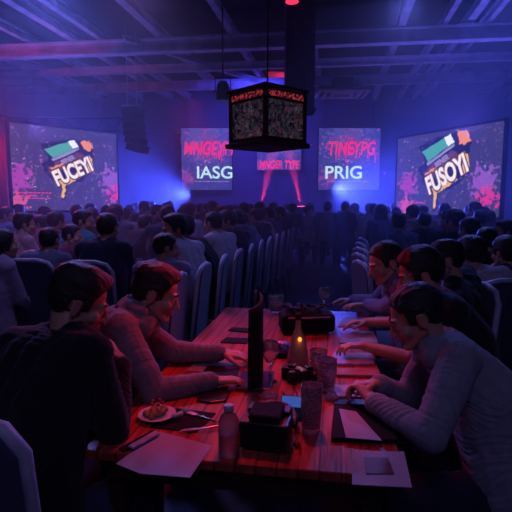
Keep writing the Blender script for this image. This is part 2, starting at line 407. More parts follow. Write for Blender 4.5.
def hair_mesh(M, style, seed=0, res=56):
    def sm(a, b, x): x = max(0, min(1, (x - a) / (b - a))); return x * x * (3 - 2 * x)
    n, m = res * 2, res; vs = []; fs = []
    top = {'crop': .012, 'quiff': .026, 'full': .024, 'bald': .004, 'long': .022, 'bun': .014}[style]
    side = {'crop': .003, 'quiff': .004, 'full': .013, 'bald': .004, 'long': .020, 'bun': .008}[style]
    c = V((0, -.012, .040)); r0 = (.079, .102, .086)
    for i in range(m + 1):
        t = -PI / 2 + PI * i / m
        for k in range(n):
            a = 2 * PI * k / n; d = V((math.cos(t) * math.cos(a), math.cos(t) * math.sin(a), math.sin(t)))
            rz = r0[2] if d.z > 0 else .105
            p = c + V((d.x * r0[0], d.y * r0[1], d.z * rz))
            # hairline height as a function of y: forehead -> temple -> sideburn -> behind the ear -> nape
            y = p.y
            if style in ('long',): hl = .088 if y > .062 else (.088 - (.062 - y) / .045 * .12 if y > .017 else -.09)
            else:
                if y > .070: hl = .080 + .012 * noise.noise(V((p.x * 40, seed, 1)))
                elif y > .045: hl = .035 + (y - .045) / .025 * .045
                elif y > .034: hl = -.018 + (y - .034) / .011 * .053
                elif y > .010: hl = -.018
                elif y > -.030: hl = .016
                else: hl = -.060
                if y <= -.030: hl = .026 - sm(-.030, -.05, y) * .0 if False else (.016 + (-.030 - y) / .025 * -.076 if y > -.055 else -.060)
            hl += .006 * noise.noise(V((p.x * 90, p.y * 90, seed + 5)))
            e = sm(hl - .010, hl + (.012 if y > .05 else .030), p.z)
            th = side + (top - side) * sm(.05, .115, p.z)
            if style == 'quiff': th += .020 * sm(.03, .085, y) * sm(.075, .11, p.z)
            if style == 'full': th += .010 * sm(.04, .09, y) * sm(.08, .11, p.z)
            if style == 'bald': th = .004 if p.z < .07 else -.01
            sn = noise.noise(V((p.x * 130, p.y * 22, p.z * 60 + seed))) * .0035 + noise.noise(V((p.x * 300, p.y * 40, seed * 3))) * .0018 + noise.noise(p * 28 + V((seed, 0, 0))) * .004
            if style == 'bald': sn *= .2
            th = -.014 + (th + sn + .014) * e
            vs.append(M @ (p + V((d.x, d.y, max(d.z, -.3))) * th))
    for i in range(m):
        for k in range(n): p = i * n; fs.append((p + k, p + (k + 1) % n, p + n + (k + 1) % n, p + n + k))
    me = bpy.data.meshes.new('hair')
    if style in ('long', 'bun'):
        mb = MB(); mb.add(vs, fs)
        if style == 'long':
            for s in (-1, 0, 1):
                pts = [(s * .05, -.05, .06), (s * .062, -.075, -.03), (s * .060, -.085, -.12), (s * .05, -.085, -.20)]
                for a, b in zip(pts, pts[1:]): mb.cap(M @ V(a), M @ V(b), .042, .038)
        else: mb.ell(M @ V((0, -.12, .08)), (.035, .035, .035))
        mb2 = remesh(mb, .006, 1); return mb2
    me.from_pydata([tuple(v) for v in vs], [], fs); me.update(); return me


def wrinkle(me, segs, amp, seed):
    """fabric folds: creases running across each limb segment"""
    n = len(me.vertices); co = np.empty(n * 3); me.vertices.foreach_get('co', co); co = co.reshape(-1, 3)
    no = np.empty(n * 3); me.vertices.foreach_get('normal', no); no = no.reshape(-1, 3)
    best = np.full(n, 1e9); tt = np.zeros(n); idx = np.zeros(n, int)
    for j, (a, b) in enumerate(segs):
        a = np.array(a); b = np.array(b); d = b - a; L2 = d.dot(d); t = np.clip((co - a).dot(d) / L2, 0, 1)
        dist = np.linalg.norm(co - a - t[:, None] * d, axis=1); k = dist < best
        best[k] = dist[k]; tt[k] = t[k] * math.sqrt(L2); idx[k] = j
    out = co.copy()
    for i in range(n):
        p = V(co[i]); q = p * 3.2 + V((seed, 0, 0))
        wv = noise.noise(V((tt[i] * 42 + 3 * noise.noise(p * 7), p.x * 5 + p.y * 4 + seed, idx[i] * 7.3)))
        d = amp * (1 - abs(wv) * 2.4) * .55 + amp * 1.1 * noise.noise(p * 9 + V((0, seed, 0)))
        out[i] = co[i] + no[i] * d
    me.vertices.foreach_set('co', out.reshape(-1)); me.update()


def person(root, head=None, face=(0, 1, 0), tilt=0, arms=(None, None), hair='crop', hairm=HAIRD, skin=SKIN, top='shirt', topm=C_GREY, legm=C_NAVY,
           vox=.009, chest_yaw=0, lean=.15, pel=.55, seed=1, sleeve=1.0, shoes=True, wr=.004, bulge=.05, face_parts=False, stand=False, girth=1.0):
    """all coordinates local to root, facing +Y.  arms: (left, right), each (wrist, finger_dir, palm_normal, pole, curl)"""
    P = V((0, 0, pel if not stand else .95)); face = V(face).normalized()
    if head is None:
        head = P + V((0, math.sin(lean) * .60, math.cos(lean) * .60)) + V((0, .05, .10))
    head = V(head)
    fwd0 = V((0, 1, 0))
    z = (V((0, 0, 1)) - face * face.z).normalized(); x = face.cross(z).normalized(); z = x.cross(face)
    Mh = Matrix((x, face, z)).transposed().to_4x4(); Mh = Matrix.Translation(head) @ Mh @ Matrix.Rotation(tilt, 4, 'Y')
    N_ = head - V((0, 0, .122)) - V((0, .045, 0)) - face * .015
    axis = (N_ - P); L_ = axis.length; axis = axis.normalized()
    back = (V((0, -1, 0)) - axis * -axis.y).normalized()
    lat = Matrix.Rotation(chest_yaw, 3, 'Z') @ V((1, 0, 0)); lat = (lat - axis * lat.dot(axis)).normalized()
    M_ = P + axis * L_ * .30 + back * bulge * .6; C_ = P + axis * L_ * .62 + back * bulge; U_ = P + axis * L_ * .86 + back * bulge * .6
    segs = []
    g = girth
    def torso(mb, e):
        rows = [(P, .085 * g, .105 * g), (M_, .062 * g, .108 * g), (C_, .078, .112), (U_, .088, .090)]
        for (a, wa, ra), (b, wb, rb) in zip(rows, rows[1:]):
            for s in (-1, 0, 1): mb.cap(a + lat * wa * s, b + lat * wb * s, ra + e, rb + e)
        for s in (-1, 1):
            sh = S_[s]
            mb.cap(U_ + lat * .05 * s + axis * .03, sh, .072 + e, .058 + e)
            mb.cap(N_ + lat * .03 * s - axis * .01, sh, .050 + e, .050 + e)
            mb.cap(N_ + lat * .045 * s + axis * .012, N_ + lat * .10 * s - axis * .012, .040 + e, .045 + e)
    S_ = {s: U_ + lat * (.170 * s) + axis * .042 for s in (-1, 1)}
    E_, W_ = {}, {}
    body, gar, leg = MB(), MB(), MB()
    for s, am in zip((-1, 1), arms):
        if am is None: am = (V((.17 * s, .36, .80)), V((-.3 * s, 1, 0)), V((0, 0, -1)), V((.5 * s, -.3, -1)), (.3, .4, .3))
        wq, fd, nd, pole, curl = am
        e_, w_ = ik(S_[s], V(wq), V(pole)); E_[s], W_[s] = e_, w_
        body.cap(S_[s], e_, .048, .038); body.cap(e_, w_, .040, .027); body.cap(w_ - (w_ - e_).normalized() * .02, w_ + V(fd).normalized() * .02, .026, .022)
        hand(body, w_, V(fd), V(nd), s, curl)
        if sleeve >= 1:
            gar.cap(S_[s], e_, .068, .057); en = e_ + (w_ - e_) * .93
            gar.cap(e_, en, .057, .040)
            gar.cap(en - (w_ - e_).normalized() * .03, en, .043, .041)
            segs += [(S_[s], e_), (e_, w_)]
        else:
            en = S_[s] + (e_ - S_[s]) * .62; gar.cap(S_[s], en, .070, .064); segs += [(S_[s], e_)]
    torso(body, -.004); torso(gar, .016); segs += [(P, C_), (C_, N_)]
    neck_t = head + Mh.to_3x3() @ V((0, -.025, -.045))
    body.cap(N_ - axis * .02, neck_t, .060, .054)
    head_parts(body, Mh)
    # collar / hood
    nd_ = (neck_t - N_).normalized(); bx_ = lat; by_ = nd_.cross(bx_)
    def ringp(a, r, h): return N_ + nd_ * h + (bx_ * math.cos(a) + by_ * math.sin(a)) * r
    nn = 14
    if top in ('shirt', 'jacket', 'hoodie'):
        hgt, rr, tr = {'shirt': (.002, .064, .010), 'jacket': (.014, .070, .014), 'hoodie': (.004, .070, .017)}[top]
        for i in range(nn): gar.cap(ringp(2 * PI * i / nn, rr, hgt), ringp(2 * PI * (i + 1) / nn, rr, hgt), tr, tr, 8, 3)
        for i in range(nn): gar.cap(ringp(2 * PI * i / nn, rr * .95, -.025), ringp(2 * PI * (i + 1) / nn, rr * .95, -.025), tr + (.012 if top != 'hoodie' else .004), tr + (.012 if top != 'hoodie' else .004), 8, 3)
    if top == 'hoodie':
        for i in range(9):
            a0 = -PI * .0; 
        hb = N_ + back * .075 + axis * .0
        pts = [hb + lat * (.115 * math.sin(a)) + back * (.035 * math.cos(a)) - back * .03 + axis * (.035 - .02 * math.cos(a)) for a in [(-1.5 + 3.0 * i / 8) for i in range(9)]]
        for a, b in zip(pts, pts[1:]): gar.cap(a, b, .036, .036)
        gar.cap(hb + axis * .015, hb - axis * .08 + back * .02, .062, .040)
        gar.cap(hb + lat * .04, hb - lat * .04, .05, .05)
    # legs
    if not stand:
        for s in (-1, 1):
            h_ = P + V((.09 * s, .02, -.01)); kn = V((.13 * s, .44, .53)); an = V((.14 * s, .40, .10))
            body.cap(h_, kn, .078, .055); body.cap(kn, an, .052, .036); body.cap(an, an + V((.01 * s, .12, -.055)), .035, .028)
            leg.cap(h_, kn, .098, .073); leg.cap(kn, an + V((0, 0, .0)), .072, .056)
    else:
        for s in (-1, 1):
            h_ = P + V((.09 * s, 0, -.02)); kn = V((.10 * s, .02, .52)); an = V((.11 * s, 0, .10))
            body.cap(h_, kn, .078, .055); body.cap(kn, an, .052, .036); body.cap(an, an + V((.01 * s, .12, -.055)), .035, .028)
            leg.cap(h_, kn, .098, .073); leg.cap(kn, an, .072, .056)
    leg.cap(P + V((-.07, 0, 0)), P + V((.07, 0, 0)), .122, .122)
    bm_ = remesh(body, vox, 1 if vox < .007 else 1, 'body'); b = put('body', bm_, [skin, LIPS], root)
    inv = Mh.inverted()
    for p in bm_.polygons:
        q = inv @ p.center
        if q.y > .086 and -.075 < q.z < -.049 and abs(q.x) < .022: p.material_index = 1
    gm = remesh(gar, max(vox, .0055) if vox < .008 else vox * 1.3, 2, top); wrinkle(gm, segs, wr, seed)
    put({'shirt': 'shirt', 'hoodie': 'hooded_sweatshirt', 'jacket': 'jacket', 'tee': 'tee_shirt'}[top], gm, topm, root)
    lm = remesh(leg, .012, 2, 'trousers'); wrinkle(lm, [(P, V((0, .44, .53)))], .003, seed); put('trousers', lm, legm, root)
    put('hair', hair_mesh(Mh, hair, seed, 56 if vox < .008 else 26), hairm, root)
    if shoes:
        for s in (-1, 1):
            sh = MB(); an = V((.14 * s, .40, .10)) if not stand else V((.11 * s, 0, .10))
            sh.cap(an + V((0, -.03, -.045)), an + V((.01 * s, .15, -.062)), .050, .038); sh.cap(an, an + V((0, 0, -.04)), .042, .045)
            put('shoe', remesh(sh, .012, 1, 'shoe'), SHOE, root)
    if face_parts:
        for s in (-1, 1):
            e = MB(); e.ell(Mh @ V((s * .032, .0795, .001)), (.0115, .0105, .0060), Mh.to_3x3()); e.build('eye', EYEW, root, True)
            eb = MB(); eb.tube([Mh @ V((s * .014, .1005, .024)), Mh @ V((s * .032, .0955, .031)), Mh @ V((s * .050, .082, .027))], [.003, .0042, .002], 8); eb.build('eyebrow', hairm, root, True)
    return P, N_, S_, E_, W_


def loc_of(root, p):  # world -> local
    return (Matrix.Rotation(-root.rotation_euler.z, 3, 'Z') @ (V(p) - root.location)) / root.scale.x
def dir_of(root, d): return Matrix.Rotation(-root.rotation_euler.z, 3, 'Z') @ V(d)


TA = math.radians(9.4)                      # the long tables run along this heading
TR = -TA
tf = V((math.sin(TA), math.cos(TA), 0)); tr_ = V((math.cos(TA), -math.sin(TA), 0))
T0 = V((-.0615, 1.297, 0))                  # middle of the near edge of the foreground table
def tab(u, v, z=.75): return T0 + tr_ * u + tf * v + V((0, 0, z))


# ------------------------------------------------------------------ room shell
def struct(name, mb, m, **k): return tag(mb.build(name, m, **k), kind='structure')
X0, X1, Y0, Y1, ZC = -9.0, 9.0, -3.5, 16.6, 5.3
struct('floor', MB().box(((X0 + X1) / 2, (Y0 + Y1) / 2, -.05), (X1 - X0 + .4, Y1 - Y0 + .4, .1)), FLOOR)
struct('ceiling', MB().box(((X0 + X1) / 2, (Y0 + Y1) / 2, ZC + .05), (X1 - X0 + .4, Y1 - Y0 + .4, .1)), CEIL)
struct('wall_back', MB().box(((X0 + X1) / 2, Y1 + .1, ZC / 2), (X1 - X0 + .4, .2, ZC)), WALL)
struct('wall_front', MB().box(((X0 + X1) / 2, Y0 - .1, ZC / 2), (X1 - X0 + .4, .2, ZC)), WALL)
struct('wall_left', MB().box((X0 - .1, (Y0 + Y1) / 2, ZC / 2), (.2, Y1 - Y0, ZC)), WALL)
struct('wall_right', MB().box((X1 + .1, (Y0 + Y1) / 2, ZC / 2), (.2, Y1 - Y0, ZC)), WALL)
struct('baseboard_back', MB().box((0, Y1 - .01, .06), (X1 - X0, .02, .12)), CEIL)


def ibeam(name, a, b, wd, ht):
    a = V(a); b = V(b); L_ = (b - a).length; an = math.atan2(b.y - a.y, b.x - a.x); m = MB(); t = .035
    m.box((L_ / 2, 0, t / 2), (L_, wd, t)); m.box((L_ / 2, 0, ht - t / 2), (L_, wd, t)); m.box((L_ / 2, 0, ht / 2), (L_, .03, ht - 2 * t))
    o = struct(name, m, BEAM, loc=a); o.rotation_euler[2] = an; return o


ti = 0
sl = -.128
for (yc, z, wd, ht) in ((9.9, 4.46, .20, .28), (13.4, 4.50, .16, .24), (6.2, 4.46, .20, .28), (11.6, 4.52, .12, .18)):
    ti += 1; ibeam('trim_%d' % ti, (X0, yc + (X0 - 0) * sl, z), (X1, yc + X1 * sl, z), wd, ht)
for off, wd in ((-7.9, .34), (-6.6, .12), (-5.6, .16), (-5.0, .12), (-3.7, .16), (-2.2, .12), (1.15, .14), (1.95, .10), (2.40, .14), (2.75, .10), (4.6, .16), (5.6, .16), (-.6, .12)):
    ti += 1; ya, yb = 1.0, 16.5
    xa, xb = off + ya * .17, off + yb * .17
    if xa < X0 + .1: ya = (X0 + .15 - off) / .17; xa = X0 + .15
    if xb > X1: yb = (X1 - .1 - off) / .17; xb = X1 - .1
    ibeam('trim_%d' % ti, (xa, ya, 4.80), (xb, yb, 4.80), wd, .18)
# diagonal braces
for xs in (-2.6, 6.2):
    ti += 1; ibeam('trim_%d' % ti, (xs, 9.9, 4.62), (xs + 2.6, 13.3, 4.62), .10, .12)

# ceiling vent
vt = thing('ceiling_vent', 'square slatted ceiling vent between the beams above the right centre screen', 'vent', (2.25, 13.0, 4.2))
m = MB()
for k, h in ((.62, .06), (.44, .05), (.26, .04)):
    for s in (-1, 1): m.box((0, s * k * .7, h), (2 * k, .07, .05)); m.box((s * k, 0, h), (.07, 1.4 * k + .07, .05))
m.build('slats', BEAM, vt); MB().box((0, 0, .13), (1.35, 1.0, .06)).build('backing', CEIL, vt)
MB().box((0, 0, .30), (.5, .4, .26)).build('duct', CEIL, vt)

# hanging duct box tinted by purple light behind the lantern, speaker column and small speaker
d0 = at(299, 98, 7.0)
db = thing('hanging_duct', 'purple lit square duct box hanging from the ceiling behind the lantern', 'duct', (d0.x, 7.0, d0.z - .21))
MB().box((0, 0, (ZC - d0.z + .21) / 2), (.40, .36, ZC - d0.z + .21)).build('duct_body', PLUMW, db, bevel=.01); MB().box((0, 0, .02), (.44, .40, .04)).build('flange', PLUMW, db)
s0 = at(133, 131, 11.0)
la = thing('line_array_speaker', 'curved stack of black hanging loudspeakers between the left screens', 'speaker', (s0.x, 11.0, s0.z))
for i in range(6):
    a = .05 + i * .045; z = .42 - i * .165; y = -.02 - .012 * i * i
    R = Matrix.Rotation(-.5, 3, 'Z') @ Matrix.Rotation(a, 3, 'Y')
    mm = MB(); mm.box((.02 + .006 * i * i, y, z), (.38, .34, .158), R); c = mm.build('cabinet', SPKR, la, bevel=.012)
    g = MB(); g.box(V((.02 + .006 * i * i, y, z)) + R @ V((0, -.172, 0)), (.34, .012, .13), R); g.build('grille', BLKM, c)
MB().box((.0, 0, .53), (.4, .3, .03)).build('rigging_plate', STEEL, la)
MB().tube([(-.1, 0, .54), (-.1, 0, ZC - s0.z)], .012).tube([(.1, 0, .54), (.1, 0, ZC - s0.z)], .012).build('hanging_cable', STEEL, la)
s1 = at(223, 91, 8.5)
sp = thing('hanging_spotlight', 'small black stage light hanging from a beam left of the lantern', 'stage light', (s1.x, 8.5, s1.z))
mm = MB(); mm.lathe([(.09, -.16), (.11, -.15), (.115, 0), (.10, .10), (.06, .16)]); mm.build('housing', BLKM, sp, True)
mm = MB(); mm.lathe([(.13, -.17), (.12, -.15)]); mm.build('lens_ring', BLK, sp)
MB().tube([(-.13, 0, 0), (-.13, 0, .22), (.13, 0, .22), (.13, 0, 0)], .012).tube([(0, 0, .22), (0, 0, ZC - s1.z)], .014).build('yoke', BLKM, sp)
s2 = at(292, 1, 5.2)
sp2 = thing('red_spotlight', 'round red glowing stage light at the top of the picture above the lantern', 'stage light', (s2.x, 5.2, s2.z))
MB().lathe([(.06, .0), (.075, .01), (.085, .12), (.06, .2), (.03, .22)]).build('housing', BLKM, sp2, True)
MB().lathe([(.068, -.01), (.066, .0)]).build('lens', emis('red_lens', (1, .03, .10), 1.3), sp2)
MB().tube([(0, 0, .2), (0, 0, ZC - s2.z)], .012).build('hanging_pole', BLKM, sp2)

# lighting truss on the left
tz0 = at(55, 124, 13.2)
tb = thing('lighting_truss', 'thin dark lighting truss hung above the left big screen', 'truss', (0, 13.2, 0))
mm = MB(); z0 = at(50, 118, 13.2).z; z1 = z0 - .36
xa, xb = -8.6, -3.6
for z, y in ((z0, 0), (z1, -.15), (z1, .15)): mm.tube([(xa, y, z), (xb, y, z)], .025)
k = 0; x = xa
while x < xb - .3:
    mm.tube([(x, 0, z0), (x + .25, -.15, z1), (x + .5, 0, z0)], .014); mm.tube([(x, 0, z0), (x + .25, .15, z1), (x + .5, 0, z0)], .014); x += .5
mm.build('chords', BLKM, tb)
for x in (-7.6, -5.9, -4.2):
    MB().tube([(x, 0, z0), (x, 0, ZC)], .01).build('hanging_chain', BLKM, tb)
    q = MB(); q.lathe([(.08, -.22), (.09, -.2), (.09, 0), (.05, .06)], (x + .3, 0, z1 - .15)); q.tube([(x + .3, 0, z1 - .1), (x + .3, 0, z1)], .02); q.build('par_can', BLKM, tb)


# ------------------------------------------------------------------ screens
def text_mesh(txt, size, off=0.0, sx=1.0, shear=0.0):
    cu = bpy.data.curves.new('txt', 'FONT'); cu.body = txt; cu.size = size; cu.offset = off; cu.extrude = .002; cu.shear = shear
    cu.align_x = 'CENTER'; cu.align_y = 'CENTER'
    o = bpy.data.objects.new('t', cu); COL.objects.link(o); dg = bpy.context.evaluated_depsgraph_get(); dg.update()
    me = bpy.data.meshes.new_from_object(o.evaluated_get(dg)); bpy.data.objects.remove(o)
    for v in me.vertices: v.co.x *= sx
    return me


def on_screen(name, me, m, par, x, z, rot=0, lift=.02):
    o = put(name, me, m, par); me.polygons.foreach_set('use_smooth', [False] * len(me.polygons))
    o.location = (x, -lift, z); o.rotation_euler = (PI / 2, -rot, 0); return o


def blob(pts, name, m, par, lift, jag=0, seed=0):
    rnd = random.Random(seed); out = []
    n = len(pts)
    for i in range(n):
        a = V((*pts[i], 0)); b = V((*pts[(i + 1) % n], 0)); k = 6 if jag else 1
        for j in range(k):
            p = a.lerp(b, j / k); out.append((p.x + rnd.uniform(-jag, jag), p.y + rnd.uniform(-jag, jag)))
    mb = MB(); mb.prism(out, .002, 'y', -lift); return mb.build(name, m, par)


E_GREEN = emis('picture_green', (.10, .55, .40), .75); E_WHITE = emis('picture_white', (.9, .85, 1), 1.1); E_ORANGE = emis('picture_orange', (1, .30, .05), .95)
E_YEL = emis('picture_yellow', (1, .55, .06), .9); E_BROWN = emis('picture_brown', (.25, .07, .08), .6); E_DARK = emis('picture_dark', (.02, .015, .05), .5)
E_PINK = emis('picture_pink', (1, .05, .28), .8); E_LAV = emis('picture_lavender', (.5, .4, .75), .7); E_PURP = emis('picture_purple', (.35, .12, .65), .6)
BIGM = m_screen('big_screen_picture', (.050, .040, .125), [(-1.1, -.22, .50, (.42, .05, .38), .66), (1.12, -.25, .50, (.30, .10, .50), .62), (1.2, -.55, .55, (.80, .03, .25), .72), (-1.15, -.75, .35, (.70, .10, .25), .66)], .95)


def big_screen(cor, label, seed, word):
    """cor: (top-left, top-right) pixels with depth, bottom pixel for height"""
    (xl, yl, dl), (xr, yr, dr), (zb, zt) = cor
    A = at(xl, yl, dl); B = at(xr, yr, dr); W = math.hypot(B.x - A.x, B.y - A.y); H = zt - zb
    th = thing('projection_screen', label, 'screen', ((A.x + B.x) / 2, (A.y + B.y) / 2, (zb + zt) / 2), math.atan2(B.y - A.y, B.x - A.x))
    MB().box((0, .03, 0), (W, .05, H)).build('picture', BIGM, th)
    fr = MB(); t = .05
    fr.box((0, .04, H / 2 + t / 2), (W + 2 * t, .08, t)).box((0, .04, -H / 2 - t / 2), (W + 2 * t, .08, t)).box((-W / 2 - t / 2, .04, 0), (t, .08, H)).box((W / 2 + t / 2, .04, 0), (t, .08, H)); fr.build('frame', BLKM, th)
    st = MB()
    for s in (-1, 1): st.box((s * W * .38, .12, -(zb + zt) / 2 + (zb) / 2), (.06, .06, zb)).box((s * W * .38, .12, -(zb + zt) / 2 + .02), (.5, .8, .04)).box((s * W * .38, .12, 0), (.06, .06, H))
    st.build('stand', BLKM, th)
    k = W / 2.9
    P_ = lambda L: [(a * k, b * k) for a, b in L]
    blob(P_([(-.75, .62), (-.1, .78), (.45, .82), (.72, .60), (.68, .0), (.35, -.30), (-.05, -.36), (-.14, -.80), (-.24, -.80), (-.24, -.42), (-.55, -.2), (-.72, .1), (-.5, .3)]), 'emblem_ground', E_DARK, th, .006, .03, seed)
    blob(P_([(-.62, .50), (.18, .80), (.30, .62), (-.42, .28)]), 'green_panel', E_GREEN, th, .010, .012, seed + 1)
    blob(P_([(.02, .74), (.18, .80), (.30, .62), (.14, .55)]), 'white_panel', E_WHITE, th, .013, .012, seed + 2)
    blob(P_([(-.46, .25), (.32, .60), (.30, .54), (-.42, .19)]), 'white_edge', E_LAV, th, .014, .012, seed + 3)
    blob(P_([(.38, .82), (.62, .80), (.72, .62), (.58, .52), (.42, .58)]), 'orange_splash', E_ORANGE, th, .012, .03, seed + 4)
    blob(P_([(-.55, .02), (-.30, .20), (.35, .46), (.48, .34), (.10, .10), (-.48, -.10)]), 'brown_panel', E_BROWN, th, .010, .04, seed + 5)
    blob(P_([(-.52, .0), (-.30, .12), (-.1, .16), (-.34, .0)]), 'orange_stroke', E_ORANGE, th, .013, .02, seed + 6)
    blob(P_([(.55, .42), (.66, .34), (.70, .05), (.50, -.12), (.52, .12)]), 'yellow_stroke', E_YEL, th, .010, .03, seed + 7)
    blob(P_([(-.28, -.30), (.25, -.05), (.45, -.14), (.10, -.32), (-.1, -.40), (-.16, -.74), (-.22, -.74), (-.2, -.44)]), 'yellow_drip', E_YEL, th, .012, .02, seed + 8)
    for off, mm_, lf in ((.045, E_DARK, .018), (.022, E_YEL, .021), (.008, E_WHITE, .024)):
        on_screen('word', text_mesh(word, (.54 * k), off * 1.3 * k, .66), mm_, th, .12 * k, -.05 * k, .42, lf)
    on_screen('word', text_mesh('MINER', .17 * k, .006 * k, .8), E_LAV, th, -.02 * k, .26 * k, .42, .018)
    rnd = random.Random(seed)
    sq = MB()
    for i in range(150):
        x = rnd.uniform(-1.4, 1.4) * k; z = rnd.uniform(-.8, .8) * k
        if abs(x) < .6 * k and rnd.random() < .6: continue
        a = rnd.uniform(0, PI); l = rnd.uniform(.01, .05); sq.box((x, -.008, z), (l, .002, .008), Matrix.Rotation(a, 3, 'Y'))
    sq.build('ink_flecks', E_LAV, th)
    ln = MB()
    for i, (z, w_) in enumerate(((-.62, .9), (-.69, .5), (-.76, .8))):
        x = -1.38
        while x < -1.38 + w_: l = rnd.uniform(.03, .12); ln.box(((x + l / 2) * k, -.008, z * k), (l * k, .002, .03 * k)); x += l + .025
    ln.build('small_print', E_PINK, th)
    return th


big_screen(((9, 127, 10.2), (116, 135, 12.0), (1.27, 3.10)), 'large lit projection screen at the left with colourful graffiti emblem', 3, 'FUCEYI')
big_screen(((398, 137, 12.3), (504, 127, 9.5), (1.16, 3.02)), 'large lit projection screen at the right with colourful graffiti emblem', 20, 'FUSOYI')
CENM = m_screen('banner_picture', (.045, .05, .34), [(0, .55, 1.1, (.10, .09, .48), .60), (.0, .40, .85, (.42, .03, .30), .74), (-.7, -.6, .55, (.30, .06, .42), .70), (.8, .3, .5, (.30, .05, .35), .74)], 1.0)
E_MAG = emis('magenta_script', (1, .03, .22), 1.15); E_ICE = emis('ice_white_letters', (.55, .85, 1), 1.25)


def banner(x0, x1, y0, y1, label, script, word, d=16.2, tx=0, wsz=.42):
    A = at(x0, y0, d); B = at(x1, y1, d); W = B.x - A.x; H = A.z - B.z
    th = thing('banner_screen', label, 'screen', ((A.x + B.x) / 2, d, (A.z + B.z) / 2))
    MB().box((0, .03, 0), (W, .05, H)).build('picture', CENM, th)
    MB().box((0, .05, H / 2 + .02), (W + .08, .06, .04)).box((0, .05, -H / 2 - .02), (W + .08, .06, .04)).box((-W / 2 - .02, .05, 0), (.04, .06, H)).box((W / 2 + .02, .05, 0), (.04, .06, H)).build('frame', BLKM, th)
    MB().tube([(-W * .4, .2, H / 2), (-W * .4, .2, ZC - (A.z + B.z) / 2)], .012).tube([(W * .4, .2, H / 2), (W * .4, .2, ZC - (A.z + B.z) / 2)], .012).build('hanging_cable', BLKM, th)
    if script: on_screen('script', text_mesh(script, .60, .014, .66, .2), E_MAG, th, 0.05, .30 * H / 2 * 1.1, 0, .015)
    rnd = random.Random(len(script) + int(x0)); dr = MB()
    for i in range(26):
        x = rnd.uniform(-.38, .42) * W; h = rnd.uniform(.06, .30); dr.box((x, -.012, .30 * H / 2 - h / 2 + rnd.uniform(-.15, .25)), (.022, .002, h))
    for i in range(60): dr.box((rnd.gauss(0, .25) * W, -.012, rnd.gauss(.32, .22) * H / 2 * 1.2), (rnd.uniform(.02, .08), .002, .02))
    if script: dr.build('script_drips', E_MAG, th)
    if word:
        on_screen('word', text_mesh(word, wsz, .009, 1.05), E_ICE, th, tx, -.40 * H / 2 - .05, 0, .018)
        sm_ = MB(); x = -W * .30
        while x < W * .36: l = rnd.uniform(.02, .1); sm_.box((x + tx * .5, -.012, -.72 * H / 2), (l, .002, .03)); x += l + .02
        sm_.build('small_print', E_LAV, th)
    return th


banner(181, 232, 128, 190, 'blue banner screen left of the lantern reading IASG in white', 'MNGEYPI', 'IASG', tx=.26, wsz=.56)
banner(319, 379, 128, 190, 'blue banner screen right of the lantern reading PRIG in white', 'TINEYPG', 'PRIG', tx=-.18, wsz=.58)
b = banner(257, 301, 128, 170, 'dim banner screen directly behind the lantern with magenta script along its bottom', '', '')
on_screen('script', text_mesh('MNGER TYPE', .36, .012, .62, .2), E_MAG, b, 0, -.52, 0, .015)

# stage with two magenta floor beams
st = thing('stage', 'low dark stage platform along the back wall under the screens', 'stage', (0, 15.4, 0))
MB().box((0, 0, .22), (10, 2.0, .44)).build('platform', BLKM, st); MB().box((0, 0, .455), (10.05, 2.05, .03)).build('deck', FLOOR, st)
for px, tx, lb in ((261, 270, 'left of the two magenta floor lights glowing on the stage'), (301, 292, 'right of the two magenta floor lights glowing on the stage')):
    p = at(px, 203, 15.3)
    r = thing('stage_floor_light', lb, 'stage light', (p.x, 15.3, .47), 0, 'magenta floor lights on the stage')
    MB().box((0, 0, .03), (.3, .25, .06)).build('base', BLKM, r); MB().lathe([(.09, .08), (.11, .10), (.13, p.z - .62), (.14, p.z - .58)]).build('housing', BLKM, r, True)
    MB().lathe([(.12, p.z - .585), (.12, p.z - .57)]).build('lens', emis('magenta_lens', (1, .05, .25), 6), r)
    tg = at(tx, 165, 15.3)
    light('magenta_beam', 'SPOT', (p.x, 15.3, p.z - .08), tg, 9000, (1, .03, .14), .04, 15, .6)

# haze filling the hall beyond the foreground table
hz = bpy.data.materials.new('stage_haze'); hz.use_nodes = True; N, L = nodes_of(hz); N.remove(N['Principled BSDF'])
vs = N.new('ShaderNodeVolumeScatter'); vs.inputs['Color'].default_value = (.8, .8, 1, 1); vs.inputs['Density'].default_value = .045; vs.inputs['Anisotropy'].default_value = .25
L.new(vs.outputs[0], N['Material Output'].inputs['Volume'])
hb = MB().box((0, (3.9 + Y1) / 2, 2.2), (X1 - X0 - .05, Y1 - 3.9 - .02, 4.36)).build('stage_haze', hz); tag(hb, 'thin blue stage haze hanging in the hall in front of the screens', 'haze', kind='stuff')

q = at(3, 170, 10.6); dr = MB(); n = 40; vs_ = []
for z in (.05, 3.25):
    for k in range(n + 1): vs_.append(V((-.26 + .52 * k / n, .05 * math.sin(k * 1.15), z)))
for z in (.05, 3.25):
    for k in range(n + 1): vs_.append(V((-.26 + .52 * k / n, .03 + .05 * math.sin(k * 1.15), z)))
N1 = n + 1; fs = []
for k in range(n): fs += [(k, k + 1, N1 + k + 1, N1 + k), (2 * N1 + k, 3 * N1 + k, 3 * N1 + k + 1, 2 * N1 + k + 1), (k, 2 * N1 + k, 2 * N1 + k + 1, k + 1), (N1 + k, N1 + k + 1, 3 * N1 + k + 1, 3 * N1 + k)]
fs += [(0, N1, 3 * N1, 2 * N1), (n, 2 * N1 + n, 3 * N1 + n, N1 + n)]
dr.add(vs_, fs); dro = thing('red_edge_pleats', 'narrow red pleated panel added for the red light at the left screen edge', 'curtain', (q.x - .10, 10.5, 0)); dr.build('fabric', REDF, dro, True)  # added pleats stand in for red light on the screen's left edge
MB().box((0, 0, 3.28), (.6, .05, .04)).box((0, .06, 1.65), (.04, .04, 3.3)).box((0, .06, .02), (.5, .4, .04)).build('pole', BLKM, dro)
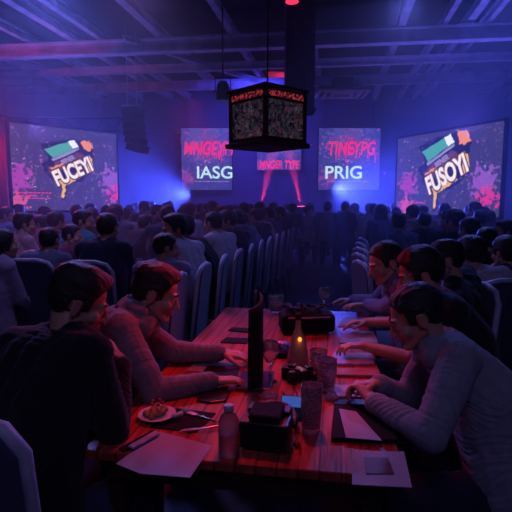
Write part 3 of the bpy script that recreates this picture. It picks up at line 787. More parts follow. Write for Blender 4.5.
light('red_edge_light', 'SPOT', (q.x + .1, 9.6, 3.6), (q.x, 10.5, 1.6), 40, (1, .03, .06), .1, 60, .6)

# ------------------------------------------------------------------ lantern
p = at(267.5, 120, 3.05)
ln = thing('hanging_lantern', 'dark wooden square lantern with stained glass panels hanging over the table', 'lantern', (p.x, 3.05, p.z), math.radians(41))
h = .160; a = .318
m = MB()
for sx in (-1, 1):
    for sy in (-1, 1): m.box((sx * a / 2, sy * a / 2, 0), (.026, .026, 2 * h))
for s in (-1, 1):
    for z in (h - .012, h - .062, -h + .03): m.box((0, s * a / 2, z), (a, .020, .016)); m.box((s * a / 2, 0, z), (.020, a, .016))
m.build('frame', DWOOD, ln, bevel=.003)
for i in range(4):
    R = Matrix.Rotation(i * PI / 2, 3, 'Z')
    MB().box(R @ V((0, a / 2 - .002, -.018)), (a - .02, .006, 2 * h - .08), R).build('glass_panel', STAIN, ln)
    MB().box(R @ V((0, a / 2 + .002, h - .037)), (a - .02, .008, .036), R).build('ornament_band', BAND, ln)
MB().box((0, 0, -h), (a + .06, a + .06, .030)).box((0, 0, -h + .022), (a + .03, a + .03, .016)).build('base_board', DWOOD, ln, bevel=.006)
h -= 0; m = MB(); m.add([V((x, y, h)) for x, y in ((-a / 2 - .02, -a / 2 - .02), (a / 2 + .02, -a / 2 - .02), (a / 2 + .02, a / 2 + .02), (-a / 2 - .02, a / 2 + .02))] + [V((x, y, h + .012)) for x, y in ((-a / 2 - .02, -a / 2 - .02), (a / 2 + .02, -a / 2 - .02), (a / 2 + .02, a / 2 + .02), (-a / 2 - .02, a / 2 + .02))] + [V((0, 0, h + .025))], [(0, 3, 2, 1), (0, 1, 5, 4), (1, 2, 6, 5), (2, 3, 7, 6), (3, 0, 4, 7), (4, 5, 8), (5, 6, 8), (6, 7, 8), (7, 4, 8)])
m.build('roof', DWOOD, ln)
m = MB(); zz = h + .02
m.lathe([(.02, zz - .01), (.024, zz + .01), (.01, zz + .03)]); m.tube([(0, 0, zz + .02), (0, 0, ZC - p.z)], .005); m.build('hanging_rod', BLKM, ln)



# ------------------------------------------------------------------ tables
def long_table(u0, w_, l_, loc, label, top, legm, name='long_table', group=None):
    t = thing(name, label, 'table', loc, TR, group)
    MB().box((0, l_ / 2, .735), (w_, l_, .03)).build('tabletop', top, t, bevel=.004)
    MB().box((0, .05, .68), (w_ - .12, .02, .08)).box((0, l_ - .05, .68), (w_ - .12, .02, .08)).box((-w_ / 2 + .06, l_ / 2, .68), (.02, l_ - .12, .08)).box((w_ / 2 - .06, l_ / 2, .68), (.02, l_ - .12, .08)).build('apron', legm, t)
    for sx in (-1, 1):
        for y in (.08, l_ - .08): MB().box((sx * (w_ / 2 - .08), y, .36), (.05, .05, .72)).build('leg', legm, t)
    return t


TT = long_table(0, .944, 1.97, T0, 'long varnished reddish wood table running away in the foreground', WOOD, DWOOD)
def pos(u, v): return T0 + tr_ * u + tf * v
clothed = [(-1.30, 4.38, .85, .52, 'dark cloth covered table behind the row of high backed chairs'), (-2.34, 4.0, .62, .46, 'dark cloth covered table at the left edge under the left screen')]
for (u, v, l_, w_, lb) in clothed:
    q = V((u, v, 0)); t = thing('banquet_table', lb, 'table', q, TR, 'clothed banquet tables in the audience')
    MB().box((0, l_ / 2, .735), (w_, l_, .03)).build('tabletop', TABLEC, t, bevel=.01)
    m = MB(); n = 60
    loop = []
    for k in range(n):
        s_ = k / n * 4; i = int(s_); fr = s_ - i
        c = [(-w_ / 2, 0), (w_ / 2, 0), (w_ / 2, l_), (-w_ / 2, l_)]; x = c[i][0] + (c[(i + 1) % 4][0] - c[i][0]) * fr; y = c[i][1] + (c[(i + 1) % 4][1] - c[i][1]) * fr; loop.append((x, y, k))
    vs_ = []
    for zz, sp_ in ((.748, .004), (.5, .02), (.25, .035), (.06, .05)):
        for x, y, k in loop:
            wv = sp_ * (1 + .5 * math.sin(k * 2.4)); vs_.append(V((x + wv * (1 if x > 0 else -1) * (abs(x) > w_ / 2 - .01), y + wv * (1 if y > l_ / 2 else -1) * (y < .01 or y > l_ - .01), zz)))
    m.add(vs_, [(r_ * n + k, r_ * n + (k + 1) % n, (r_ + 1) * n + (k + 1) % n, (r_ + 1) * n + k) for r_ in range(3) for k in range(n)]); m.build('tablecloth_skirt', TABLEC, t, True)


# ------------------------------------------------------------------ chairs
def make_chair(label, loc, rotz, group=None, name='banquet_chair'):
    """high backed upholstered chair, occupant faces +Y"""
    t = thing(name, label, 'chair', loc, rotz, group)
    MB().box((0, 0, .43), (.43, .43, .07)).build('seat', CHAIRF, t, True, .025, 3)
    m = MB(); poly = [(-.215, .40), (.215, .40), (.205, .96), (.165, 1.015), (.08, 1.035), (-.08, 1.035), (-.165, 1.015), (-.205, .96)]
    n = len(poly); vs_ = []
    for off in (-.245, -.200):
        for x, z in poly: vs_.append((x, off - (z - .4) * .10, z))
    m.add(vs_, [tuple(range(n))[::-1], tuple(range(n, 2 * n))] + [(i, (i + 1) % n, n + (i + 1) % n, n + i) for i in range(n)])
    m.build('backrest', CHAIRF, t, False, .010, 2)
    m = MB(); m.tube([(x * 1.02, -.2225 - (z - .4) * .10, z + .004) for x, z in [poly[0], poly[7], poly[6], poly[5], poly[4], poly[3], poly[2], poly[1]]], .017, 8); m.build('piping', PIPE, t, True)
    for sx in (-1, 1):
        MB().tube([(sx * .19, .19, .40), (sx * .20, .20, 0)], [.016, .012]).build('leg', BLKM, t); MB().tube([(sx * .19, -.19, .42), (sx * .20, -.25, 0)], [.016, .012]).build('leg', BLKM, t)
    MB().box((0, .19, .385), (.38, .02, .03)).box((0, -.19, .385), (.38, .02, .03)).box((-.19, 0, .385), (.02, .38, .03)).box((.19, 0, .385), (.02, .38, .03)).build('seat_frame', BLKM, t)
    return t


def fang(dx, dy): return math.atan2(-dx, dy)       # rotation so that local +Y points along (dx, dy)


# ------------------------------------------------------------------ people at the foreground table
HV = .0048
def hero(name_label, pelvis, facing, group, **k):
    r = thing('person', name_label, 'person', (pelvis[0], pelvis[1], 0), fang(*facing), group, k.pop('sc', .93))
    if 'head' in k and k['head'] is not None: k['head'] = loc_of(r, k['head'])
    k['face'] = dir_of(r, k.get('face', (facing[0], facing[1], 0)))
    am = []
    for s, a_ in zip((-1, 1), k.get('arms', (None, None))):
        am.append(None if a_ is None else (loc_of(r, a_[0]), dir_of(r, a_[1]), dir_of(r, a_[2]), dir_of(r, a_[3]), a_[4]))
    k['arms'] = am
    out = person(r, **k); print('hero', name_label[:30], 'spine', (out[1] - out[0]).length, 'arms', [(round((out[4][s] - am[i][0]).length, 3) if am[i] else 0) for i, s in enumerate((-1, 1))])
    return r


G = 'people seated at the wooden table'
zt = .785
# A: dark jacket, chin on hand
hA = at(78, 304, 1.58)
hero('person in black jacket with short swept hair, chin on hand, near left corner of table', (-.69, 1.33), (.45, .89), G, head=hA, face=(.86, .36, -.36), tilt=.05,
     arms=(None, (at(121, 362, 1.61), (-.50, .0, .90), (-.8, -.2, .1), (.25, .45, -1), (1.0, 1.2, .9))),
     hair='quiff', hairm=HAIRB, top='jacket', topm=C_BLACK, legm=C_JEAN, vox=HV, seed=3, bulge=.07, face_parts=True, wr=.006, girth=1.0)
make_chair('high backed chair with pale piping in the bottom left corner behind the black jacket', (-.665, 1.27, 0), fang(.13, .99), 'chairs at the wooden table')
# B: grey hooded sweatshirt typing
hB = at(155, 295, 1.98)
hero('person in grey hooded sweatshirt with dark swept hair, both hands forward on table', (-1.03, 1.80), (.97, .10), G, head=hB, face=(.93, .12, -.30),
     arms=((at(222, 353, z=zt + .02), (1, .0, -.12), (0, .1, -1), (-.3, .5, -1), (.25, .45, .3)),
           (at(214, 381, z=zt), (.95, .3, -.05), (0, -.1, -1), (-.2, -.5, -1), (.25, .4, .3))),
     hair='quiff', hairm=HAIRD, top='hoodie', topm=C_HOOD, legm=C_NAVY, vox=HV, seed=5, bulge=.08, face_parts=True, wr=.006)
# E: near right, light grey top
hE = at(417, 318, 1.70)
hero('person in light grey long sleeved top with dark hair, near right corner of table', (.86, 1.60), (-.97, .12), G, head=hE, face=(-.90, .16, -.42),
     arms=((at(372, 402, z=zt + .02), (-.25, .9, .25), (-.6, 0, -1), (-.5, -.9, -1), (.5, .6, .5)),
           (at(378, 384, z=zt + .035), (-1, .0, .0), (0, -.2, -1), (.3, .6, -1), (.5, .7, .5))),
     hair='crop', hairm=HAIRD, top='shirt', topm=C_GREY, legm=C_NAVY, vox=HV, seed=8, bulge=.09, face_parts=True, wr=.006, girth=1.1)
# D
hD = at(420, 276, 2.15)
hero('person in black top with thick dark hair behind the near right person', (.98, 2.10), (-.97, .15), G, head=hD, face=(-.93, .1, -.30),
     arms=((at(366, 346, z=zt + .03), (-1, .1, 0), (0, -.1, -1), (.1, -.6, -1), (.3, .5, .4)),
           (at(368, 322, z=zt + .03), (-1, .0, 0), (0, -.1, -1), (.2, .6, -1), (.3, .4, .3))),
     hair='full', hairm=HAIRD, top='shirt', topm=C_BLACK, legm=C_NAVY, vox=.006, seed=12, bulge=.08, face_parts=True, wr=.005, sleeve=.5)
# C
hC = at(386, 264, 2.62)
hero('person with close cropped hair in slate shirt, far right end of wooden table', (.92, 2.62), (-.95, -.05), G, head=hC, face=(-.92, -.15, -.32),
     arms=((at(362, 306, z=zt + .05), (-1, .0, .0), (0, -.1, -1), (.1, -.6, -1), (.2, .3, .3)),
           (at(352, 300, z=zt + .04), (-1, .0, 0), (0, -.1, -1), (.2, .6, -1), (.3, .3, .3))),
     hair='crop', hairm=HAIRB, top='shirt', topm=C_BLUE, legm=C_NAVY, vox=.006, seed=14, bulge=.06, face_parts=True, wr=.005)
# F, G at the right
hF = at(445, 262, 2.62)
hero('person in black top with dark hair looking left, seated behind the table on the right', (1.30, 2.70), (-.80, .5), 'people seated behind the right side of the table', head=hF, face=(-.86, .2, -.15),
     hair='crop', hairm=HAIRD, top='shirt', topm=C_BLACK, vox=.0075, seed=16, face_parts=True, wr=.004)
hG = at(470, 256, 3.15)
hero('person in pale shirt seen from behind with dark round hair at the right', (1.48, 3.05), (.0, 1), 'people seated behind the right side of the table', head=hG, face=(-.35, .93, -.1),
     hair='full', hairm=HAIRD, top='shirt', topm=C_WHITE, vox=.0075, seed=17, wr=.005, bulge=.09)

cg = 'chairs at the wooden table'
ch0 = make_chair('high backed chair under the person in grey hooded sweatshirt', (-1.07, 1.80, 0), fang(.97, .10), cg)
dup(ch0, (.90, 1.60, 0), fang(-.97, .12), 'high backed chair under the person in light grey top', cg)
dup(ch0, (1.02, 2.10, 0), fang(-.97, .15), 'high backed chair under the person in black top with thick hair', cg)
dup(ch0, (.96, 2.62, 0), fang(-.95, -.05), 'high backed chair under the person in slate blue shirt', cg)
dup(ch0, (1.34, 2.68, 0), fang(-.80, .5), 'high backed chair under the person in black looking left', cg)
dup(ch0, (1.48, 3.00, 0), 0, 'high backed chair under the person in pale shirt seen from behind', cg)

# ------------------------------------------------------------------ audience: prototypes built at real seats, copies after
protos = []
def proto(spec, **k):
    return spec, k
AUD = []
# row of chairs along the aisle
rowdir = V((.216, .976, 0)).normalized(); rp = V((-.31, 3.87, 0)); rang = fang(-rowdir.y, rowdir.x)
row = []
for i in range(-2, 9):
    q = rp + rowdir * (.50 * i); row.append(q)
ordn = ['nearest', 'second nearest', 'third', 'fourth', 'fifth', 'sixth', 'seventh', 'eighth', 'ninth', 'tenth', 'farthest']
for i, q in enumerate(row):
    dup(ch0, (q.x - .24 * rowdir.y, q.y + .24 * rowdir.x, 0), fang(-1, .06) + random.uniform(-.05, .05), '%s high backed navy chair in the row along the aisle, counted from the camera' % ordn[i], 'chairs in the aisle row')
ordr = ['nearest', 'second nearest', 'third nearest', 'fourth nearest', 'farthest']
for i, (px, d) in enumerate(((366, 3.55), (364, 4.05), (364, 4.55), (364, 5.1), (365, 5.7))):
    q = at(px, 250, d); dup(ch0, (q.x + .24, q.y, 0), fang(1, .12) + random.uniform(-.05, .05), '%s high backed chair of the short row right of the aisle' % ordr[i], 'chairs right of the aisle')

WRL = lambda s, x=.17, y=.36, z=.80: (V((x * s, y, z)), V((-.3 * s, 1, 0)), V((0, 0, -1)), V((.5 * s, -.3, -1)), (.3, .4, .3))
def lap(s): return (V((.10 * s, .30, .66)), V((-.6 * s, 1, -.1)), V((0, 0, -1)), V((.6 * s, -.5, -1)), (.4, .5, .4))
PV = {}
def mk(key, **k):
    PV[key] = k
mk('front', lean=.10, hair='crop', top='shirt', arms=(lap(-1), lap(1)), seed=21)
mk('right', lean=.12, face=(.85, .5, -.05), hair='crop', top='shirt', arms=(WRL(-1), WRL(1)), seed=22)
mk('left', lean=.12, face=(-.85, .5, -.05), hair='full', top='shirt', arms=(WRL(-1), lap(1)), seed=23)
mk('slouch', lean=.30, hair='full', top='jacket', arms=(WRL(-1), WRL(1)), bulge=.09, seed=24)
mk('long', lean=.10, hair='long', top='shirt', arms=(lap(-1), lap(1)), face=(.3, .95, 0), seed=25)
mk('hoodie', lean=.16, hair='crop', top='hoodie', arms=(WRL(-1), lap(1)), face=(-.3, .95, -.1), seed=26)
mk('quiff', lean=.08, hair='quiff', top='tee', sleeve=.5, arms=(WRL(-1), WRL(1)), face=(.5, .86, 0), seed=27)
built = {}
ch_ang = {}


def seat_person(kind, px, py, d, fac, label, topm, group, hairm=HAIRD, legm=C_NAVY, skin=SKIN, chair=False, name='person', sc=None):
    """px, py: where the middle of the head shows; d: distance; fac: heading of the body"""
    H = at(px, py, d); k = PV[kind]; ln_ = k.get('lean', .15)
    hl = V((0, math.sin(ln_) * .60 + .05, .55 + math.cos(ln_) * .60 + .10 + .01))
    s = max(.92, min(1.10, H.z / hl.z)) if sc is None else sc
    a_ = fang(*fac); off = Matrix.Rotation(a_, 3, 'Z') @ V((0, hl.y * s, 0))
    loc = (H.x - off.x, H.y - off.y, 0)
    if kind not in built:
        r = thing(name, label, 'person', loc, a_, group, s)
        person(r, hairm=hairm, topm=topm, legm=legm, skin=skin, vox=.0095, shoes=True, wr=.005, **k); built[kind] = r
    else:
        pr = built[kind]; tn = [c.name.split('.')[0] for c in pr.children if c.name.split('.')[0] in ('shirt', 'jacket', 'hooded_sweatshirt', 'tee_shirt')][0]
        r = dup(pr, loc, a_, label, group, s, {tn: topm, 'hair': hairm, 'trousers': legm, 'body': skin})
    if chair:
        dup(ch0, (loc[0], loc[1], 0), a_, 'navy chair under ' + ' '.join(label.split(',')[0].split()[:12]), 'audience chairs')
    return r


R_ = (.93, .2); Lf = (-.93, .25); UP = (.0, 1); UR = (.5, .86); UL = (-.5, .86)
g1 = 'audience members near the left screen'; g2 = 'audience members along the aisle chairs'; g3 = 'audience members on the right side'
L1 = [
 ('front', 50, 247, 4.05, (.05, 1), 'person with back to camera in slate blue shirt, behind the black jacket', C_SLATE, g1, True),
 ('right', 73, 245, 4.6, UR, 'person in dark patterned shirt turned right, left of the navy shirted back', C_MAROON, g1, True),
 ('front', 108, 228, 3.95, (.15, 1), 'person with broad back in navy shirt, above the black jacket', C_NAVY, g1, True),
 ('right', 84, 222, 4.9, UR, 'person in teal patterned shirt looking right', C_TEAL, g1, False),
 ('long', 4, 246, 3.7, UR, 'person with long dark hair in lilac top at the left edge', C_LILAC, g1, True),
 ('quiff', 25, 225, 5.1, UR, 'person in pale pink shirt beneath the left screen corner', C_PINK, g1, False),
 ('slouch', 57, 222, 5.95, UR, 'person in plum jacket beneath the left screen, right of the pale pink shirt', C_MAROON, g1, False),
 ('left', 40, 224, 6.5, UL, 'person in red lit dusky top between the pink shirt and the plum jacket', C_PINK, g1, False),
 ('front', 126, 216, 7.6, UP, 'person in mauve shirt seated right of the navy shirted back', C_LILAC, g1, False),
 ('slouch', 146, 224, 6.2, UR, 'person in dark jacket leaning over a table beside the mauve shirt', C_BLACK, g1, False),
 ('front', 168, 216, 5.6, (.1, 1), 'person with back to camera in navy jacket beneath the hanging loudspeakers', C_NAVY, g2, False),
 ('right', 222, 214, 7.3, UR, 'person in blue top with pink lit face below the left floor light', C_BLUE, g2, False),
 ('quiff', 398, 224, 5.6, UL, 'person in slate shirt behind the cropped haired person', C_SLATE, g3, False),
 ('front', 424, 222, 6.0, UP, 'person in navy shirt below the left part of the right screen', C_NAVY, g3, False),
 ('slouch', 454, 222, 5.2, UL, 'person in dark jacket leaning below the right screen', C_NAVY, g3, False),
 ('hoodie', 469, 230, 4.5, UP, 'person in plum hooded top right of the leaning dark jacket', C_MAROON, g3, True),
 ('front', 486, 241, 3.9, (-.1, 1), 'person in black shirt at the right edge below the screen', C_BLACK, g3, True),
 ('left', 504, 232, 4.9, UL, 'person in slate top cut by the right edge', C_SLATE, g3, False),
 ('slouch', 505, 262, 3.3, (-.3, 1), 'person in navy top low at the right edge of the picture', C_NAVY, g3, True),
]
hs = [HAIRD, HAIRB]
for i, (kd, px, py, d, fc, lb, tm, gr, chr_) in enumerate(L1):
    seat_person(kd, px, py, d, fc, lb, tm, gr, hs[i % 3 == 2], skin=(SKIN, SKIN2)[i % 4 == 3], chair=chr_)
def on_chair(kind, q, ang, label, topm, group, hairm=HAIRD, sc=1, dx=0):
    loc = (q[0], q[1], 0)
    if kind not in built:
        r = thing('person', label, 'person', loc, ang, group, sc); person(r, hairm=hairm, topm=topm, vox=.0095, **PV[kind]); built[kind] = r; return r
    pr = built[kind]; tn = [c.name.split('.')[0] for c in pr.children if c.name.split('.')[0] in ('shirt', 'jacket', 'hooded_sweatshirt', 'tee_shirt')][0]
    return dup(pr, loc, ang, label, group, sc, {tn: topm, 'hair': hairm})


for i, (kd, tm, tn_, turn) in enumerate((('quiff', C_NAVY, 'navy', 0), ('right', C_LILAC, 'lilac', -1.5), ('left', C_WHITE, 'pale', -.3), ('slouch', C_BLACK, 'black', 0), ('front', C_WHITE, 'pale', -.4), ('left', C_BLACK, 'black', -.6), ('hoodie', C_SLATE, 'slate', -.5), ('slouch', C_BLUE, 'dusty blue', -.2), ('front', C_NAVY, 'navy', -.4), ('right', C_WHITE, 'pale', 0), ('front', C_SLATE, 'slate', -.3))):
    if i == 0: continue
    q = row[i]; on_chair(kd, (q.x - .27 * rowdir.y, q.y + .27 * rowdir.x), rang + turn, 'person in %s top on the %s aisle row chair, counted from camera' % (tn_, ordn[i]), tm, g2, (HAIRD, HAIRB)[i % 2], .91 if i == 1 else 1)
# distant crowd, heads only a few pixels wide
crowd = []
rnd = random.Random(11)
tops = [('black', C_BLACK), ('navy', C_NAVY), ('slate', C_SLATE), ('dusty blue', C_BLUE), ('plum', C_MAROON), ('lilac', C_LILAC), ('pale pink', C_PINK), ('white', C_WHITE)]
kinds = ['front', 'right', 'left', 'slouch', 'long', 'hoodie', 'quiff']
rows_ = [(6.6, [8, 66, 98, 118, 190, 412, 440, 462, 490]), (7.8, [20, 46, 76, 104, 140, 160, 182, 214, 232, 380, 404, 428, 452, 478]),
         (9.2, [92, 112, 134, 152, 174, 200, 224, 240, 258, 274, 372, 390, 410, 434, 456]), (10.8, [128, 144, 160, 176, 192, 206, 220, 236, 252, 270, 286, 300, 318, 334, 352, 370, 388]),
         (12.6, [136, 150, 166, 181, 196, 212, 228, 246, 262, 280, 295, 312, 328, 342, 357, 376, 392])]
for ri, (d, xs) in enumerate(rows_):
    side = None
    for x in xs:
        x2 = x + rnd.uniform(-3, 3); dd = d + rnd.uniform(-.3, .3)
        hx_, hy_ = (x2 - 256) / F * dd, dd - .2
        for sh_ in (0, .12, -.12, .24, -.24, .36, -.36):
            if all(math.hypot(o.location.x - hx_ - sh_, o.location.y - hy_) > .47 for o in bpy.data.objects if o.get('category') == 'person'): break
        else: continue
        x2 += sh_ / dd * F
        zone = 'left' if x2 < 125 else ('centre left' if x2 < 245 else ('centre' if x2 < 330 else ('centre right' if x2 < 400 else 'right')))
        where = {'left': 'under left screen', 'centre left': 'before IASG screen', 'centre': 'before magenta lights', 'centre right': 'before PRIG screen', 'right': 'under right screen'}[zone]
        rown = ['nearest', 'second', 'third', 'fourth', 'farthest'][ri]
        fc = (rnd.uniform(-.5, .5), 1)
        zz = 1.27 + rnd.uniform(-.04, .07)
        # head height from real seat height: project to a picture row
        c, s = math.cos(PIT), math.sin(PIT); dz = zz - HC; yy = 256 - F * (dd * s + dz * c) / (dd * c - dz * s)
        tc_ = rnd.choice(tops)
        seat_person(rnd.choice(kinds), x2, yy, dd, fc, 'spectator in %s, %s row of distant crowd %s' % (tc_[0], rown, where), tc_[1], 'distant crowd %s, %s row' % (where, rown), rnd.choice(hs), chair=False)


# ------------------------------------------------------------------ things on the foreground table
def onT(px, py): return at(px, py, z=.7502)
def sheet(name, label, cat, pxs, m, th=.002, z=.7502, bev=0, group=None):
    ps = [at(x, y, z=z) for x, y in pxs]; c = sum(ps, V()) / len(ps)
    mb = MB(); mb.prism([(q.x - c.x, q.y - c.y) for q in ps], th, 'z', 0); o = mb.build(name, m, None, False, bev)
    o.location = (c.x, c.y, z); return tag(o, label, cat, group)


# monitor
b0 = onT(263, 383)
mo = thing('monitor', 'thin dark upright display panel seen almost edge on at the table centre', 'monitor', b0, math.radians(84))
mp = MB(); n = 10; vs_ = []
H0, H1, Wm = .02, .35, .27
for zf in range(9):
    z = H0 + (H1 - H0) * zf / 8
    hw = Wm / 2 * (1 - .25 * (zf / 8) ** 2)
    for k in range(n + 1): u = -1 + 2 * k / n; vs_.append(V((hw * u, .035 * u * u, z + .02 * u * (zf / 8))))
nn_ = len(vs_); vs2 = [q + V((0, .012, 0)) for q in vs_]
fs = []
for zf in range(8):
    for k in range(n):
        a_ = zf * (n + 1) + k; fs += [(a_, a_ + 1, a_ + n + 2, a_ + n + 1), (nn_ + a_, nn_ + a_ + n + 1, nn_ + a_ + n + 2, nn_ + a_ + 1)]
bd = [k for k in range(n + 1)] + [zf * (n + 1) + n for zf in range(1, 9)] + [8 * (n + 1) + k for k in range(n - 1, -1, -1)] + [zf * (n + 1) for zf in range(7, 0, -1)]
for i in range(len(bd)): a_, b_ = bd[i], bd[(i + 1) % len(bd)]; fs.append((a_, b_, nn_ + b_, nn_ + a_))
mp.add(vs_ + vs2, fs); mp.build('panel', BLKM, mo, True)
MB().tube([(0, .02, .345), (.0, .02, .41)], [.006, .003]).build('antenna', BLKM, mo)
MB().box((0, .03, .008), (.20, .14, .016)).build('foot', BLK, mo, bevel=.004); MB().box((0, .03, .04), (.04, .02, .07)).build('neck', BLK, mo)


def glass(loc, label, h_, r, kind='tumbler', m=CLEAR, fill=None, group='drinking glasses on the wooden table', name='drinking_glass'):
    t = thing(name, label, 'glass', loc, 0, group); mb = MB()
    if kind == 'tumbler':
        mb.lathe([(r * .8, 0), (r * .84, .004), (r * .98, h_ * .6), (r, h_), (r * .94, h_), (r * .90, h_ * .6), (r * .74, .014), (0, .012)], n=32); mb.build('bowl', m, t, True)
        if m is PET:
            ice = MB(); ri = random.Random(int(h_ * 1000 + r * 5000))
            for i in range(16):
                a_ = ri.uniform(0, 2 * PI); rr = ri.uniform(0, r * .5); ice.box((rr * math.cos(a_), rr * math.sin(a_), .022 + (h_ - .05) * i / 16), (.020, .018, .016), Matrix.Rotation(ri.uniform(0, 3), 3, V((ri.random(), ri.random(), ri.random())).normalized()))
            tag(ice.build('crushed_ice', ICE, t, bevel=.002), kind='stuff')
        if fill: MB().lathe([(r * .72, .015), (r * .86, h_ * fill)]).build('drink', fill_m, t, True)
    else:
        mb.lathe([(r * .85, 0), (r * .85, .003), (.006, .008), (.005, h_ * .42), (r * .5, h_ * .5), (r, h_ * .72), (r * .85, h_), (r * .8, h_), (r * .93, h_ * .72), (r * .45, h_ * .52), (0, h_ * .48)], n=32); mb.build('bowl', m, t, True)
    return t


fill_m = mat('pale_drink', (.6, .35, .3), .1, trans=.9, var=.1)
glass(onT(276, 312), 'short clear glass tumbler at the far left end of the wooden table', .115, .05, fill=.4)
glass(onT(324, 311), 'stemmed clear glass at the far right end of the wooden table', .16, .038, 'wine')
glass(onT(270, 381), 'clear wine glass standing in front of the dark display panel', .17, .036, 'wine')
glass(onT(311, 430), 'tall textured clear glass tumbler nearest the camera right of the headset', .155, .036, m=PET)
glass(onT(326, 388), 'shorter textured clear glass behind the tall tumbler', .12, .042, m=PET)
glass(onT(318, 372), 'textured clear glass beside the pale bottle', .10, .040, m=PET)

# bottle with glowing label
bt = thing('bottle', 'pale conical glass bottle with glowing amber label at the table centre', 'bottle', onT(298, 363))
MB().lathe([(.048, 0), (.052, .006), (.050, .03), (.038, .10), (.020, .15), (.013, .17), (.012, .215), (.015, .218), (.015, .228), (.010, .23)], n=32).build('glass_body', BOTG, bt, True)
MB().lathe([(.0135, .205), (.0155, .207), (.0155, .232), (.006, .236)]).build('cap', BLKM, bt, True)
m = MB(); m.ell((.004, -.026, .118), (.010, .008, .013)); m.build('glowing_label', AMBER, bt, True)
light('amber_label_fill', 'POINT', onT(298, 363) + V((.005, -.06, .12)), None, .035, (1, .30, .06), .02)  # added point light for the label's amber glow, there is no candle

# dark shoulder bag
bg = thing('camera_bag', 'black soft bag with tangled straps at the far end of the table', 'bag', onT(306, 330), .1)
m = MB(); m.box((0, .0, .055), (.30, .17, .10)); m.ell((-.02, .01, .10), (.13, .085, .035)); me = remesh(m, .012, 4, 'bag'); wrinkle(me, [(V((-.15, 0, .05)), V((.15, 0, .05)))], .006, 4); put('bag_body', me, BLKM, bg)
m = MB(); r2 = random.Random(5); pts = [V((-.14 + .28 * i / 30 + r2.uniform(-.02, .02), r2.uniform(-.06, .05), .135 + r2.uniform(-.004, .018))) for i in range(31)]; m.tube(pts, .006, 6); m.build('strap', C_BLACK, bg, True)
MB().box((-.11, -.09, .06), (.05, .012, .06)).build('pocket', BLKM, bg, bevel=.005); MB().box((.09, -.09, .055), (.07, .012, .05)).build('pocket', BLKM, bg, bevel=.005)
MB().box((.0, -.087, .095), (.24, .006, .008)).build('zip', STEEL, bg)

# shiny wrapped bundle and dark camera on the table middle
b = thing('foil_parcel', 'crumpled blue foil bundle left of the pale bottle', 'parcel', onT(283, 356))
m = MB(); m.ell((0, 0, .038), (.042, .035, .036)); me = remesh(m, .006, 1, 'foil'); wrinkle(me, [(V((-.04, 0, .03)), V((.04, 0, .03)))], .008, 6); put('foil', me, mat('blue_foil', (.15, .2, .45), .25, .8, bump=.6, bscale=60), b); MB().box((0, -.012, .006), (.09, .06, .011)).build('tray', BLKM, b)
def small_cam(loc, label, rz):
    c = thing('camera', label, 'camera', loc, rz, 'small black cameras'); MB().box((0, 0, .028), (.085, .045, .052)).build('camera_body', BLK, c, bevel=.008); MB().box((0, 0, .058), (.03, .03, .014)).build('viewfinder', BLK, c, bevel=.003)
    q = MB(); q.lathe([(.020, 0), (.022, .004), (.021, .03), (.016, .032), (.014, .028)]); l = q.build('lens', BLK, c, True); l.rotation_euler = (PI / 2, 0, 0); l.location = (.012, -.02, .027)
    return c
small_cam(onT(309, 381), 'small black camera right of the pair in front of the pale bottle', .3)
small_cam(onT(292, 379), 'small black camera left of the pair in front of the pale bottle', -.4)
cb = MB(); q0 = [onT(*p_) + V((0, 0, .004)) for p_ in ((292, 384), (296, 392), (300, 402), (296, 409), (288, 400), (282, 392))]; cb.tube(q0, .0022, 6); tag(cb.build('cable', BLK, None, True), 'thin black cable curling on the table by the small cameras', 'cable')
cb = MB(); q0 = [onT(*p_) + V((0, 0, .004)) for p_ in ((320, 392), (330, 397), (342, 400), (352, 408), (362, 409))]; cb.tube(q0, .0025, 6); tag(cb.build('cable', BLK, None, True), 'thin black cable running from the tumblers to the notebooks', 'cable')

# headset
hd = thing('virtual_reality_headset', 'boxy black padded headset with visor at the near centre of the table', 'headset', onT(266, 446), math.radians(-14))
m = MB(); m.box((0, 0, .048), (.155, .085, .085)); me = remesh(m, .006, 9, 'hs'); put('visor_body', me, BLK, hd)
m = MB(); m.box((0, -.043, .050), (.125, .012, .055)); m.build('front_plate', BLKM, hd, bevel=.01)
m = MB(); m.box((0, .055, .060), (.14, .05, .085)); me = remesh(m, .006, 6, 'hp'); put('face_padding', me, LEATH, hd)
m = MB(); m.box((0, .01, .105), (.10, .085, .020), Matrix.Rotation(.15, 3, 'X')); m.build('top_pad', BLKM, hd, bevel=.008)
m = MB(); pts = [V((.08 * math.cos(a_), .05 + .11 * math.sin(a_), .05 + .02 * math.sin(a_))) for a_ in [PI * i / 14 for i in range(15)]]; m.tube(pts, .010, 8); m.build('strap', LEATH, hd, True)
ph = thing('phone', 'small device with blue lit screen propped behind the black headset', 'phone', onT(291, 421), math.radians(-10))
q = MB(); q.box((0, 0, .045), (.075, .010, .085), Matrix.Rotation(-.5, 3, 'X')); q.build('case', BLK, ph, bevel=.004)
q = MB(); q.box(V((0, 0, .045)) + Matrix.Rotation(-.5, 3, 'X') @ V((0, -.006, .022)), (.066, .002, .035), Matrix.Rotation(-.5, 3, 'X')); q.build('screen', BLUESC, ph)
q = MB(); q.box((0, .02, .018), (.04, .05, .036)); q.build('stand', BLK, ph, bevel=.004)
for i, (px, py, rr, lb) in enumerate(((268, 405, .010, 'single dark red berry behind the headset'), (262, 413, .008, 'small dark red berry left of the phone'), (297, 432, .011, 'dark red berry right of the headset'), (297, 447, .010, 'dark red berry nearest the camera beside the headset'), (276, 413, .009, 'dark red berry between headset and phone'))):
    b = thing('berry', lb, 'fruit', onT(px, py), 0, 'loose berries on the table'); MB().ell((0, 0, rr), (rr, rr, rr)).build('fruit', BERRY, b, True); MB().tube([(0, 0, 2 * rr), (.003, .004, 2 * rr + .008)], .001, 5).build('stalk', C_BLACK, b)
